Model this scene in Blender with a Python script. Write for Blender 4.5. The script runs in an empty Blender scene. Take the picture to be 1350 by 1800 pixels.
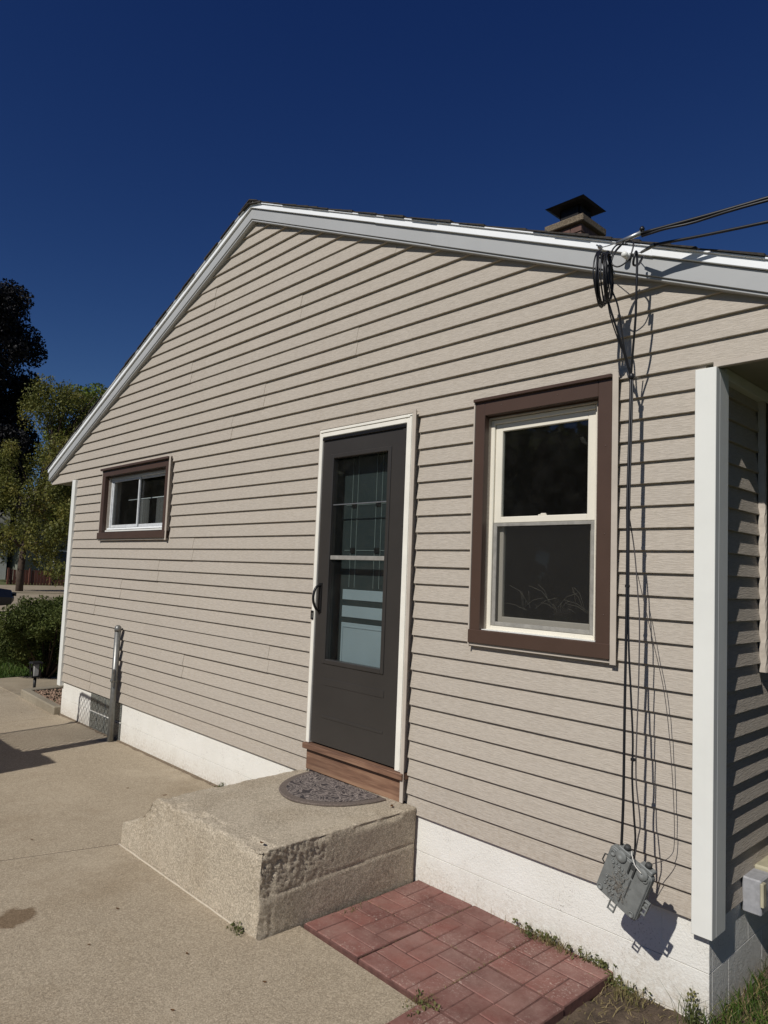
import bpy, bmesh, math, random
import numpy as np
from mathutils import Vector, Matrix, noise as mnoise

# ------------------------------------------------------------------ camera, sky, sun, exposure
scene = bpy.context.scene
COL = scene.collection
random.seed(7)

CAM = Vector((0.0, -3.0623, 1.3751))
YAW, PITCH, ROLL, F_PX = 0.8096, 0.0863, 0.0388, 1238.85 / 1350.0
fwd = Vector((-math.sin(YAW) * math.cos(PITCH), math.cos(YAW) * math.cos(PITCH), math.sin(PITCH)))
right = Vector((math.cos(YAW), math.sin(YAW), 0.0))
up = right.cross(fwd)
r2 = math.cos(ROLL) * right + math.sin(ROLL) * up
u2 = -math.sin(ROLL) * right + math.cos(ROLL) * up
cd = bpy.data.cameras.new("camera")
cam = bpy.data.objects.new("camera", cd)
COL.objects.link(cam)
cam.matrix_world = Matrix(((r2.x, u2.x, -fwd.x, CAM.x), (r2.y, u2.y, -fwd.y, CAM.y), (r2.z, u2.z, -fwd.z, CAM.z), (0, 0, 0, 1)))
cd.sensor_fit = 'HORIZONTAL'
cd.sensor_width = 36.0
cd.lens = 36.0 * F_PX
cd.clip_start = 0.05
cd.clip_end = 2000.0
scene.camera = cam

SUN_AZ, SUN_EL = math.radians(-9.0), math.radians(41.0)     # azimuth of travel measured from +Y towards +X
LIGHT = Vector((math.cos(SUN_EL) * math.sin(SUN_AZ), math.cos(SUN_EL) * math.cos(SUN_AZ), -math.sin(SUN_EL)))
world = bpy.data.worlds.new("World")
scene.world = world
world.use_nodes = True
wnt = world.node_tree
sky = wnt.nodes.new('ShaderNodeTexSky')
sky.sky_type = 'NISHITA'
sky.sun_disc = False
sky.sun_elevation = SUN_EL
sky.sun_rotation = math.atan2(-LIGHT.x, -LIGHT.y)
sky.altitude = 3000.0
sky.air_density = 1.0
sky.dust_density = 0.18
sky.ozone_density = 10.0
wnt.nodes['Background'].inputs['Strength'].default_value = 0.05
# clear, dry autumn air: the darker parts of the sky go a deeper blue (one grade for the whole sky)
sep_ = wnt.nodes.new('ShaderNodeSeparateColor')
com_ = wnt.nodes.new('ShaderNodeCombineColor')
wnt.links.new(sky.outputs['Color'], sep_.inputs[0])
for i_, (ref_, pw_) in enumerate(((0.84, 0.85), (1.96, 0.50))):
    dv_n = wnt.nodes.new('ShaderNodeMath'); dv_n.operation = 'DIVIDE'; dv_n.inputs[1].default_value = ref_
    pw_n = wnt.nodes.new('ShaderNodeMath'); pw_n.operation = 'POWER'; pw_n.inputs[1].default_value = pw_
    mn_n = wnt.nodes.new('ShaderNodeMath'); mn_n.operation = 'MINIMUM'; mn_n.inputs[1].default_value = 1.0
    ml_n = wnt.nodes.new('ShaderNodeMath'); ml_n.operation = 'MULTIPLY'
    wnt.links.new(sep_.outputs[i_], dv_n.inputs[0]); wnt.links.new(dv_n.outputs[0], pw_n.inputs[0])
    wnt.links.new(pw_n.outputs[0], mn_n.inputs[0]); wnt.links.new(mn_n.outputs[0], ml_n.inputs[0])
    wnt.links.new(sep_.outputs[i_], ml_n.inputs[1]); wnt.links.new(ml_n.outputs[0], com_.inputs[i_])
wnt.links.new(sep_.outputs[2], com_.inputs[2])
wnt.links.new(com_.outputs[0], wnt.nodes['Background'].inputs['Color'])

sd = bpy.data.lights.new("sun", 'SUN')
sd.energy = 4.0
sd.angle = math.radians(0.53)
sd.color = (1.0, 0.965, 0.915)
sun = bpy.data.objects.new("sun", sd)
COL.objects.link(sun)
sun.location = (3, -12, 14)
sun.rotation_euler = LIGHT.to_track_quat('-Z', 'Y').to_euler()

scene.view_settings.view_transform = 'Standard'
scene.view_settings.look = 'None'
scene.view_settings.gamma = 1.0
scene.view_settings.use_curve_mapping = False
scene.view_settings.exposure = 0.0
try:
    scene.cycles.max_bounces = 8
    scene.cycles.transparent_max_bounces = 16
    scene.cycles.use_denoising = True
except Exception:
    pass


# ------------------------------------------------------------------ helpers
def srgb(r, g, b):
    def f(c):
        c /= 255.0
        return c / 12.92 if c <= 0.04045 else ((c + 0.055) / 1.055) ** 2.4
    return (f(r), f(g), f(b), 1.0)


class NT:
    def __init__(self, m):
        self.t = m.node_tree
        self.pos = None

    def n(self, typ, attrs=None, **ins):
        nd = self.t.nodes.new(typ)
        for k, v in (attrs or {}).items():
            setattr(nd, k, v)
        for k, v in ins.items():
            self.set(nd, k.replace('_', ' '), v)
        return nd

    def set(self, nd, key, v):
        s = nd.inputs[key] if key in nd.inputs else nd.inputs[int(key)]
        if hasattr(v, 'default_value') and hasattr(v, 'is_output'):
            self.t.links.new(v, s)
        else:
            s.default_value = v

    def P(self):
        if self.pos is None:
            self.pos = self.t.nodes.new('ShaderNodeNewGeometry').outputs['Position']
        return self.pos

    def mapped(self, scale, rot=(0, 0, 0)):
        return self.n('ShaderNodeMapping', None, Vector=self.P(), Scale=scale, Rotation=rot).outputs[0]

    def noise(self, scale, detail=4.0, rough=0.55, vec=None, dist=0.0):
        return self.n('ShaderNodeTexNoise', None, Vector=vec or self.P(), Scale=scale, Detail=detail, Roughness=rough, Distortion=dist).outputs['Fac']

    def voro(self, scale, vec=None, feature='F1', out='Distance', rnd=1.0):
        nd = self.n('ShaderNodeTexVoronoi', {'feature': feature}, Vector=vec or self.P(), Scale=scale, Randomness=rnd)
        return nd.outputs[out]

    def ramp(self, fac, stops):
        nd = self.t.nodes.new('ShaderNodeValToRGB')
        self.t.links.new(fac, nd.inputs[0])
        e = nd.color_ramp.elements
        while len(e) < len(stops):
            e.new(0.5)
        for i, (p, c) in enumerate(stops):
            e[i].position = p
            e[i].color = c if len(c) == 4 else (c[0], c[1], c[2], 1)
        return nd.outputs['Color']

    def mix(self, a, b, fac, blend='MIX'):
        nd = self.t.nodes.new('ShaderNodeMix')
        nd.data_type = 'RGBA'
        nd.blend_type = blend
        for sck, v in ((nd.inputs[0], fac), (nd.inputs[6], a), (nd.inputs[7], b)):
            if hasattr(v, 'is_output'):
                self.t.links.new(v, sck)
            else:
                sck.default_value = v
        return nd.outputs[2]

    def math(self, op, a, b=0.0, c=0.0):
        nd = self.t.nodes.new('ShaderNodeMath')
        nd.operation = op
        for i, v in enumerate((a, b, c)):
            if hasattr(v, 'is_output'):
                self.t.links.new(v, nd.inputs[i])
            else:
                nd.inputs[i].default_value = v
        return nd.outputs[0]

    def bump(self, h, strength, dist=0.01, normal=None):
        nd = self.n('ShaderNodeBump', None, Height=h, Strength=strength, Distance=dist)
        if normal is not None:
            self.t.links.new(normal, nd.inputs['Normal'])
        return nd.outputs[0]


def new_mat(name):
    m = bpy.data.materials.new(name)
    m.use_nodes = True
    return m, NT(m), m.node_tree.nodes['Principled BSDF']


def simple(name, col, rough=0.6, var=0.12, vs=6.0, bump=0.0, bs=80.0, metal=0.0, spec=0.4, bd=0.004):
    """a painted or plain surface: base colour with slight mottling and fine relief"""
    m, t, b = new_mat(name)
    n1 = t.noise(vs, 5.0, 0.6)
    c0 = tuple(c * (1 - var) for c in col[:3]) + (1,)
    c1 = tuple(min(1, c * (1 + var)) for c in col[:3]) + (1,)
    t.set(b, 'Base Color', t.ramp(n1, [(0.3, c0), (0.7, c1)]))
    b.inputs['Roughness'].default_value = rough
    b.inputs['Metallic'].default_value = metal
    b.inputs['Specular IOR Level'].default_value = spec
    if bump:
        t.set(b, 'Normal', t.bump(t.noise(bs, 4.0, 0.6), bump, bd))
    return m


M = {}

# vinyl siding with embossed wood grain
m, t, b = new_mat('siding'); M['siding'] = m
g = t.noise(1.0, 2.0, 0.6, t.mapped((22, 22, 240)), 0.6)
g2 = t.noise(1.0, 2.0, 0.5, t.mapped((4.0, 4.0, 90)), 0.4)
gm = t.math('ADD', t.math('MULTIPLY', g, 0.92), t.math('MULTIPLY', g2, 0.12))
big = t.noise(0.9, 3.0)
pcol = t.voro(1.0, t.mapped((0.35, 0.35, 4.92)), out='Color')
base = t.mix(srgb(177, 168, 155), srgb(170, 161, 148), big)
base = t.mix(base, t.ramp(gm, [(0.40, srgb(154, 145, 132)), (0.62, srgb(184, 175, 162))]), 0.42)
base = t.mix(base, (0.5, 0.42, 0.34, 1), t.math('MULTIPLY', t.ramp(t.noise(3.0, 6.0, 0.7), [(0.6, (0, 0, 0)), (0.8, (1, 1, 1))]), 0.06), 'MULTIPLY')
run = t.ramp(t.noise(1.0, 4, 0.6, t.mapped((9, 9, 0.5))), [(0.52, (0, 0, 0)), (0.75, (1, 1, 1))])
base = t.mix(base, (0.80, 0.76, 0.70, 1), t.math('MULTIPLY', run, 0.16), 'MULTIPLY')
sepz = t.n('ShaderNodeSeparateXYZ', None, Vector=t.P()).outputs[2]
spl = t.math('MULTIPLY', t.ramp(t.math('MULTIPLY', sepz, 2.2), [(0.0, (1, 1, 1)), (0.8, (0, 0, 0))]), t.ramp(t.noise(60, 5, 0.75), [(0.45, (0, 0, 0)), (0.7, (1, 1, 1))]))
base = t.mix(base, (0.62, 0.54, 0.45, 1), t.math('MULTIPLY', spl, 0.4), 'MULTIPLY')
oi = t.n('ShaderNodeObjectInfo').outputs['Random']
base = t.mix(base, t.ramp(oi, [(0.0, (0.975, 0.975, 0.98)), (1.0, (1.015, 1.012, 1.01))]), 1.0, 'MULTIPLY')
t.set(b, 'Base Color', base)
b.inputs['Roughness'].default_value = 0.62
b.inputs['Specular IOR Level'].default_value = 0.25
t.set(b, 'Normal', t.bump(gm, 0.8, 0.004))

M['beige_trim'] = simple('beige_trim', srgb(180, 170, 157), 0.5, 0.08, 9, 0.05)
M['white_vinyl'] = simple('white_vinyl', srgb(220, 220, 213), 0.45, 0.05, 2.5, 0.08, 12)
M['white_metal'] = simple('white_metal', srgb(236, 238, 238), 0.35, 0.03, 4, 0.06, 9)
M['grey_fascia'] = simple('grey_fascia', srgb(168, 169, 168), 0.42, 0.05, 3, 0.10, 5, bd=0.01)
M['white_frame'] = simple('white_frame', srgb(226, 222, 210), 0.5, 0.06, 7, 0.06)
M['cream_vinyl'] = simple('cream_vinyl', srgb(220, 214, 198), 0.4, 0.04, 6)
M['old_aluminium'] = simple('old_aluminium', srgb(140, 137, 130), 0.5, 0.2, 25, 0.1, 90)
M['silver_aluminium'] = simple('silver_aluminium', srgb(196, 198, 198), 0.4, 0.12, 25, 0.05)
M['brown_paint'] = simple('brown_paint', srgb(74, 57, 48), 0.4, 0.08, 5, 0.05, 40)
M['door_paint'] = simple('door_paint', srgb(56, 53, 50), 0.32, 0.08, 3, 0.03, 30)
M['black_metal'] = simple('black_metal', srgb(24, 23, 23), 0.4, 0.2, 10)
M['black_rubber'] = simple('black_rubber', srgb(30, 29, 32), 0.5, 0.2, 20)
M['cable_black'] = simple('cable_black', srgb(26, 26, 29), 0.42, 0.25, 12)
M['cable_grey'] = simple('cable_grey', srgb(74, 70, 70), 0.5, 0.15, 12)
M['steel'] = simple('steel', srgb(165, 167, 168), 0.38, 0.15, 20, metal=0.8)
M['galvanised'] = simple('galvanised', srgb(128, 128, 124), 0.42, 0.18, 30, 0.08, 60, metal=0.55)
M['box_plastic'] = simple('box_plastic', srgb(116, 118, 115), 0.6, 0.16, 28, 0.12, 160)
M['box_dark'] = simple('box_dark', srgb(62, 63, 62), 0.6, 0.1, 12)
M['meter_beige'] = simple('meter_beige', srgb(170, 163, 138), 0.5, 0.12, 14, 0.05)
M['meter_grey'] = simple('meter_grey', srgb(150, 150, 152), 0.5, 0.15, 40, 0.15, 90)
M['white_wire'] = simple('white_wire', srgb(225, 220, 210), 0.4, 0.05)
M['soffit'] = simple('soffit', srgb(150, 146, 132), 0.6, 0.06, 3)
M['room'] = simple('room', srgb(84, 76, 68), 0.8, 0.06, 3)
M['room_floor'] = simple('room_floor', srgb(70, 52, 38), 0.6, 0.2, 6)
M['inner_dark'] = simple('inner_dark', srgb(38, 46, 46), 0.5, 0.1, 4)
M['inner_pale'] = simple('inner_pale', srgb(130, 141, 145), 0.45, 0.05, 3)
M['lead_came'] = simple('lead_came', srgb(120, 130, 126), 0.4, 0.1, metal=0.3)
M['curtain'] = simple('curtain', srgb(84, 82, 80), 0.8, 0.1, 8)
M['dried_grass'] = simple('dried_grass', srgb(135, 125, 112), 0.8, 0.2, 30)
M['path_light'] = simple('path_light', srgb(34, 33, 32), 0.45, 0.2, 12)

# glass: thin pane, mostly see-through, reflecting by angle
m, t, b = new_mat('glass'); M['glass'] = m
nt = m.node_tree
tr = nt.nodes.new('ShaderNodeBsdfTransparent'); tr.inputs[0].default_value = (0.93, 0.955, 0.95, 1)
gl = nt.nodes.new('ShaderNodeBsdfGlossy'); gl.inputs['Roughness'].default_value = 0.02
geo = nt.nodes.new('ShaderNodeNewGeometry')
dt = nt.nodes.new('ShaderNodeVectorMath'); dt.operation = 'DOT_PRODUCT'
nt.links.new(geo.outputs['Normal'], dt.inputs[0]); nt.links.new(geo.outputs['Incoming'], dt.inputs[1])
fres = t.math('MULTIPLY_ADD', t.math('POWER', t.math('SUBTRACT', 1.0, t.math('ABSOLUTE', dt.outputs['Value'])), 5.0), 0.96, 0.04)
mx = nt.nodes.new('ShaderNodeMixShader')
nt.links.new(fres, mx.inputs[0]); nt.links.new(tr.outputs[0], mx.inputs[1]); nt.links.new(gl.outputs[0], mx.inputs[2])
dirt = nt.nodes.new('ShaderNodeBsdfDiffuse'); dirt.inputs[0].default_value = (0.35, 0.33, 0.3, 1)
mx2 = nt.nodes.new('ShaderNodeMixShader')
d = t.math('MULTIPLY', t.ramp(t.noise(9, 5, 0.7), [(0.45, (0, 0, 0)), (0.8, (1, 1, 1))]), 0.012)
nt.links.new(t.math('ADD', d, 0.006), mx2.inputs[0]); nt.links.new(mx.outputs[0], mx2.inputs[1]); nt.links.new(dirt.outputs[0], mx2.inputs[2])
nt.links.new(mx2.outputs[0], nt.nodes['Material Output'].inputs[0])

# insect screen: fine dark mesh that dims what is behind it
m, t, b = new_mat('insect_screen'); M['screen'] = m
nt = m.node_tree
tr = nt.nodes.new('ShaderNodeBsdfTransparent'); tr.inputs[0].default_value = (1, 1, 1, 1)
df = nt.nodes.new('ShaderNodeBsdfDiffuse'); df.inputs[0].default_value = srgb(52, 51, 49)
mx = nt.nodes.new('ShaderNodeMixShader'); mx.inputs[0].default_value = 0.45
nt.links.new(tr.outputs[0], mx.inputs[1]); nt.links.new(df.outputs[0], mx.inputs[2])
nt.links.new(mx.outputs[0], nt.nodes['Material Output'].inputs[0])

# glass block
m, t, b = new_mat('glass_block'); M['glass_block'] = m
t.set(b, 'Base Color', t.ramp(t.voro(70, feature='F1'), [(0.1, srgb(150, 152, 145)), (0.5, srgb(88, 90, 86))]))
b.inputs['Roughness'].default_value = 0.15
t.set(b, 'Normal', t.bump(t.voro(60), 0.5, 0.01))


# white painted concrete block with dirt at the foot
m, t, b = new_mat('white_block'); M['white_block'] = m
sep = t.n('ShaderNodeSeparateXYZ', None, Vector=t.P())
zz = t.math('ADD', sep.outputs[2], t.math('MULTIPLY', t.noise(7, 5, 0.65), 0.22))
foot = t.ramp(t.math('MULTIPLY_ADD', zz, -3.2, -0.22), [(0.0, (0, 0, 0)), (0.75, (1, 1, 1))])
pit = t.ramp(t.noise(140, 3, 0.6), [(0.30, (1, 1, 1)), (0.42, (0, 0, 0))])
c = t.mix(srgb(228, 226, 219), srgb(212, 209, 199), t.noise(4, 5, 0.65))
c = t.mix(c, srgb(150, 128, 100), t.math('MULTIPLY', t.math('MULTIPLY', foot, t.ramp(t.noise(45, 6, 0.75), [(0.35, (0.05, 0.05, 0.05)), (0.7, (1, 1, 1))])), 0.75))
c = t.mix(c, srgb(120, 112, 100), t.math('MULTIPLY', pit, t.ramp(t.noise(5, 3), [(0.45, (0, 0, 0)), (0.65, (0.7, 0.7, 0.7))])))
t.set(b, 'Base Color', c)
b.inputs['Roughness'].default_value = 0.75
b.inputs['Specular IOR Level'].default_value = 0.25
t.set(b, 'Normal', t.bump(t.math('ADD', t.noise(110, 4, 0.65), t.math('MULTIPLY', t.noise(28, 3), 0.6)), 0.55, 0.006))


def concrete(name, lo, mid, hi, speck=0.5, bumpk=0.4, stains=True):
    m, t, b = new_mat(name)
    c = t.ramp(t.noise(2.2, 6, 0.62), [(0.28, lo), (0.5, mid), (0.75, hi)])
    fine = t.noise(150, 3, 0.75)
    c = t.mix(c, t.ramp(fine, [(0.3, tuple(x * 0.45 for x in mid[:3])), (0.5, mid[:3]), (0.72, tuple(min(1, x * 1.6) for x in hi[:3]))]), speck)
    st = t.voro(190, out='Color')
    grey = t.n('ShaderNodeRGBToBW', None, Color=st).outputs[0]
    agg = t.n('ShaderNodeRGBToBW', None, Color=t.voro(85, out='Color')).outputs[0]
    c = t.mix(c, t.ramp(agg, [(0.2, tuple(x * 0.62 for x in mid[:3])), (0.45, mid[:3]), (0.8, tuple(min(1, x * 1.35) for x in hi[:3]))]), speck * 0.34)
    c = t.mix(c, t.ramp(grey, [(0.15, tuple(x * 0.5 for x in mid[:3])), (0.5, mid[:3]), (0.85, tuple(min(1, x * 1.55) for x in hi[:3]))]), speck * 0.6)
    if stains:
        c = t.mix(c, (0.62, 0.55, 0.46, 1), t.math('MULTIPLY', t.ramp(t.noise(0.9, 6, 0.7), [(0.5, (0, 0, 0)), (0.72, (1, 1, 1))]), 0.55), 'MULTIPLY')
    c = t.mix(c, tuple(min(1, x * 1.28) for x in hi[:3]) + (1,), t.math('MULTIPLY', t.ramp(t.noise(1.7, 7, 0.72, None, 0.6), [(0.5, (0, 0, 0)), (0.68, (1, 1, 1))]), 0.30))
    pits = t.ramp(t.voro(38), [(0.03, (1, 1, 1)), (0.085, (0, 0, 0))])
    sel = t.ramp(t.noise(6, 3), [(0.5, (0, 0, 0)), (0.62, (1, 1, 1))])
    c = t.mix(c, (0.09, 0.07, 0.05, 1), t.math('MULTIPLY', t.math('MULTIPLY', pits, sel), 0.7))
    t.set(b, 'Base Color', c)
    b.inputs['Roughness'].default_value = 0.85
    b.inputs['Specular IOR Level'].default_value = 0.2
    t.set(b, 'Normal', t.bump(t.math('ADD', fine, t.math('MULTIPLY', grey, 0.7)), bumpk, 0.004))
    return m, t, b, c


m, t, b, c = concrete('driveway_concrete', srgb(146, 132, 112), srgb(164, 150, 128), srgb(176, 163, 142), 0.60, 0.9)
M['driveway'] = m
# the damp brown stain on the near slab
dv = t.n('ShaderNodeVectorMath', {'operation': 'DISTANCE'})
t.t.links.new(t.P(), dv.inputs[0]); dv.inputs[1].default_value = (-3.78, -1.83, -0.36)
sd_ = t.math('ADD', dv.outputs['Value'], t.math('MULTIPLY_ADD', t.noise(9, 5, 0.6), 0.16, -0.08))
c2 = t.mix(c, (0.42, 0.34, 0.27, 1), t.math('MULTIPLY', t.ramp(sd_, [(0.085, (1, 1, 1)), (0.115, (0, 0, 0))]), 0.85), 'MULTIPLY')
t.set(b, 'Base Color', c2)
m, t, b, c = concrete('step_concrete', srgb(150, 138, 118), srgb(172, 160, 140), srgb(188, 176, 156), 0.78, 1.0)
M['step'] = m
M['caulk'] = simple('caulk', srgb(186, 175, 156), 0.8, 0.1, 30, 0.2)
m, t, b, c = concrete('street_concrete', srgb(120, 112, 98), srgb(146, 134, 115), srgb(160, 148, 128), 0.2, 0.2)
M['street'] = m
m, t, b, c = concrete('bed_edging_concrete', srgb(120, 112, 98), srgb(138, 129, 112), srgb(152, 143, 126), 0.3, 0.4)
M['edging'] = m

# red patio stones
m, t, b = new_mat('red_paver'); M['paver'] = m
c = t.ramp(t.noise(5, 6, 0.65), [(0.3, srgb(108, 72, 65)), (0.5, srgb(124, 82, 74)), (0.72, srgb(140, 97, 88))])
c = t.mix(c, t.ramp(t.n('ShaderNodeObjectInfo').outputs['Random'], [(0.0, (0.78, 0.80, 0.82)), (0.5, (1.0, 1.0, 1.0)), (1.0, (1.12, 1.10, 1.08))]), 1.0, 'MULTIPLY')
c = t.mix(c, srgb(152, 124, 114), t.math('MULTIPLY', t.ramp(t.noise(7, 6, 0.7), [(0.36, (0, 0, 0)), (0.66, (1, 1, 1))]), 0.55))
c = t.mix(c, srgb(204, 188, 174), t.math('MULTIPLY', t.math('MULTIPLY', t.ramp(t.noise(70, 5, 0.8), [(0.54, (0, 0, 0)), (0.66, (1, 1, 1))]), t.ramp(t.noise(4.5, 3), [(0.45, (0.15, 0.15, 0.15)), (0.65, (1, 1, 1))])), 0.75))
c = t.mix(c, (0.5, 0.45, 0.4, 1), t.math('MULTIPLY', t.ramp(t.noise(2, 5, 0.7), [(0.5, (0, 0, 0)), (0.75, (1, 1, 1))]), 0.5), 'MULTIPLY')
t.set(b, 'Base Color', c)
b.inputs['Roughness'].default_value = 0.8
b.inputs['Specular IOR Level'].default_value = 0.25
t.set(b, 'Normal', t.bump(t.noise(160, 4, 0.7), 0.45, 0.004))
M['paver_joint'] = simple('paver_joint', srgb(98, 68, 61), 0.9, 0.3, 30, 0.5, 150)

# soil
m, t, b = new_mat('soil'); M['soil'] = m
c = t.ramp(t.noise(14, 7, 0.7), [(0.3, srgb(66, 54, 43)), (0.5, srgb(96, 80, 64)), (0.72, srgb(128, 110, 90))])
t.set(b, 'Base Color', c); b.inputs['Roughness'].default_value = 0.95
t.set(b, 'Normal', t.bump(t.noise(70, 6, 0.75), 0.9, 0.02))
M['joint_soil'] = simple('joint_soil', srgb(58, 48, 38), 0.95, 0.4, 40, 0.5, 120)
M['grit'] = simple('grit', srgb(112, 98, 80), 0.95, 0.4, 60, 0.8, 150)
# turf ground
m, t, b = new_mat('turf'); M['turf'] = m
c = t.ramp(t.noise(3, 7, 0.7), [(0.3, srgb(58, 66, 32)), (0.5, srgb(78, 86, 42)), (0.75, srgb(112, 108, 62))])
t.set(b, 'Base Color', c); b.inputs['Roughness'].default_value = 0.95
t.set(b, 'Normal', t.bump(t.noise(60, 5, 0.75), 0.8, 0.03))

# bare timber (sill, kick board)
def timber(name, lo, mid, hi, axis=0):
    m, t, b = new_mat(name)
    sc = [26, 26, 26]; sc[axis] = 1.6
    g = t.noise(1.0, 5, 0.65, t.mapped(tuple(sc)), 1.2)
    c = t.ramp(g, [(0.32, lo), (0.5, mid), (0.68, hi)])
    w = t.ramp(t.noise(2.5, 4), [(0.45, (0, 0, 0)), (0.7, (1, 1, 1))])
    c = t.mix(c, tuple(x * 0.55 for x in lo[:3]) + (1,), t.math('MULTIPLY', w, 0.4))
    t.set(b, 'Base Color', c)
    b.inputs['Roughness'].default_value = 0.7
    t.set(b, 'Normal', t.bump(g, 0.35, 0.004))
    return m


M['sill_wood'] = timber('sill_wood', srgb(92, 66, 52), srgb(122, 90, 70), srgb(148, 116, 92))
M['fence_wood'] = timber('fence_wood', srgb(92, 72, 56), srgb(128, 104, 82), srgb(150, 126, 102), 2)
M['red_fence_wood'] = timber('red_fence_wood', srgb(74, 44, 34), srgb(98, 58, 44), srgb(120, 76, 58), 2)
M['bark'] = simple('bark', srgb(70, 58, 48), 0.9, 0.35, 9, 0.8, 30)

# roofing
M['shingle'] = simple('shingle', srgb(58, 54, 50), 0.95, 0.35, 60, 0.8, 200)
M['chimney_brick'] = simple('chimney_brick', srgb(96, 72, 64), 0.85, 0.25, 14, 0.6, 60)
M['mortar'] = simple('mortar', srgb(112, 104, 94), 0.9, 0.2, 40, 0.5, 120)
m, t, b, c = concrete('crown_concrete', srgb(84, 74, 62), srgb(108, 96, 80), srgb(128, 116, 98), 0.8, 1.0)
M['crown'] = m
M['cap_metal'] = simple('cap_metal', srgb(26, 24, 26), 0.55, 0.3, 14)

# door mat
m, t, b = new_mat('door_mat'); M['mat'] = m
sw = t.noise(8, 1.5, 0.5, None, 3.2)
pat = t.ramp(sw, [(0.36, srgb(56, 50, 51)), (0.43, srgb(152, 140, 131)), (0.50, srgb(48, 42, 43)), (0.57, srgb(160, 147, 138)), (0.63, srgb(62, 55, 55))])
c = t.mix(pat, srgb(120, 110, 104), t.math('MULTIPLY', t.ramp(t.noise(120, 3, 0.7), [(0.55, (0, 0, 0)), (0.75, (1, 1, 1))]), 0.45))
t.set(b, 'Base Color', c); b.inputs['Roughness'].default_value = 0.95
t.set(b, 'Normal', t.bump(t.math('ADD', t.math('MULTIPLY', sw, 2.0), t.noise(260, 2)), 0.8, 0.008))
m, t, b = new_mat('mat_border'); M['mat_border'] = m
t.set(b, 'Base Color', t.ramp(t.noise(90, 3, 0.7), [(0.3, srgb(84, 74, 68)), (0.7, srgb(120, 108, 98))])); b.inputs['Roughness'].default_value = 0.95
t.set(b, 'Normal', t.bump(t.noise(220, 2), 0.6, 0.005))


def foliage(name, cols, trans=0.25, scale=1.2):
    m, t, b = new_mat(name)
    nt = m.node_tree
    fac = t.math('ADD', t.math('MULTIPLY', t.noise(scale, 3, 0.6), 0.6), t.math('MULTIPLY', t.noise(scale * 14, 2), 0.4))
    k = len(cols)
    c = t.ramp(fac, [(0.34 + 0.32 * i / (k - 1), cols[i]) for i in range(k)])
    t.set(b, 'Base Color', c)
    b.inputs['Roughness'].default_value = 0.6
    b.inputs['Specular IOR Level'].default_value = 0.25
    tl = nt.nodes.new('ShaderNodeBsdfTranslucent')
    nt.links.new(c, tl.inputs[0])
    mx = nt.nodes.new('ShaderNodeMixShader'); mx.inputs[0].default_value = trans
    nt.links.new(b.outputs[0], mx.inputs[1]); nt.links.new(tl.outputs[0], mx.inputs[2])
    nt.links.new(mx.outputs[0], nt.nodes['Material Output'].inputs[0])
    return m


M['leaf_olive'] = foliage('leaf_olive', [srgb(56, 60, 28), srgb(84, 88, 40), srgb(114, 114, 54), srgb(126, 108, 52)], 0.35, 0.7)
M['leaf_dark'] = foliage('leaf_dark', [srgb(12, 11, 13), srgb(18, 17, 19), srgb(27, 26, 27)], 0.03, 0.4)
M['leaf_green'] = foliage('leaf_green', [srgb(66, 84, 26), srgb(98, 112, 36), srgb(122, 128, 48)], 0.3, 0.5)
M['leaf_shrub'] = foliage('leaf_shrub', [srgb(58, 70, 34), srgb(84, 94, 46), srgb(122, 126, 70)], 0.35, 4)
M['leaf_weed'] = foliage('leaf_weed', [srgb(66, 74, 40), srgb(92, 98, 56), srgb(128, 120, 78)], 0.25, 9)
M['grass'] = foliage('grass', [srgb(44, 62, 22), srgb(66, 88, 32), srgb(100, 112, 52)], 0.25, 3)
M['dry_grass'] = foliage('dry_grass', [srgb(84, 88, 46), srgb(128, 116, 78), srgb(162, 144, 108)], 0.2, 9)
M['dry_leaf'] = foliage('dry_leaf', [srgb(66, 46, 28), srgb(96, 66, 38), srgb(128, 98, 66)], 0.15, 20)
M['gravel'] = simple('gravel', srgb(140, 116, 98), 0.9, 0.35, 17, 0.4, 80)

# far things
M['far_white'] = simple('far_white', srgb(205, 205, 200), 0.7, 0.05, 1)
M['far_sage'] = simple('far_sage', srgb(116, 118, 106), 0.7, 0.08, 1)
M['far_roof'] = simple('far_roof', srgb(92, 84, 76), 0.9, 0.2, 3)
M['far_glass'] = simple('far_glass', srgb(40, 44, 50), 0.15, 0.1, 1)
M['car_paint'] = simple('car_paint', srgb(26, 28, 34), 0.2, 0.05, 1, spec=0.6)
M['tyre'] = simple('tyre', srgb(22, 22, 22), 0.8, 0.1)
M['rim'] = simple('rim', srgb(150, 150, 152), 0.35, 0.1, metal=0.7)
M['lamp_glass'] = simple('lamp_glass', srgb(190, 190, 186), 0.2, 0.05)
M['lamp_red'] = simple('lamp_red', srgb(120, 20, 18), 0.25, 0.05)


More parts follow.
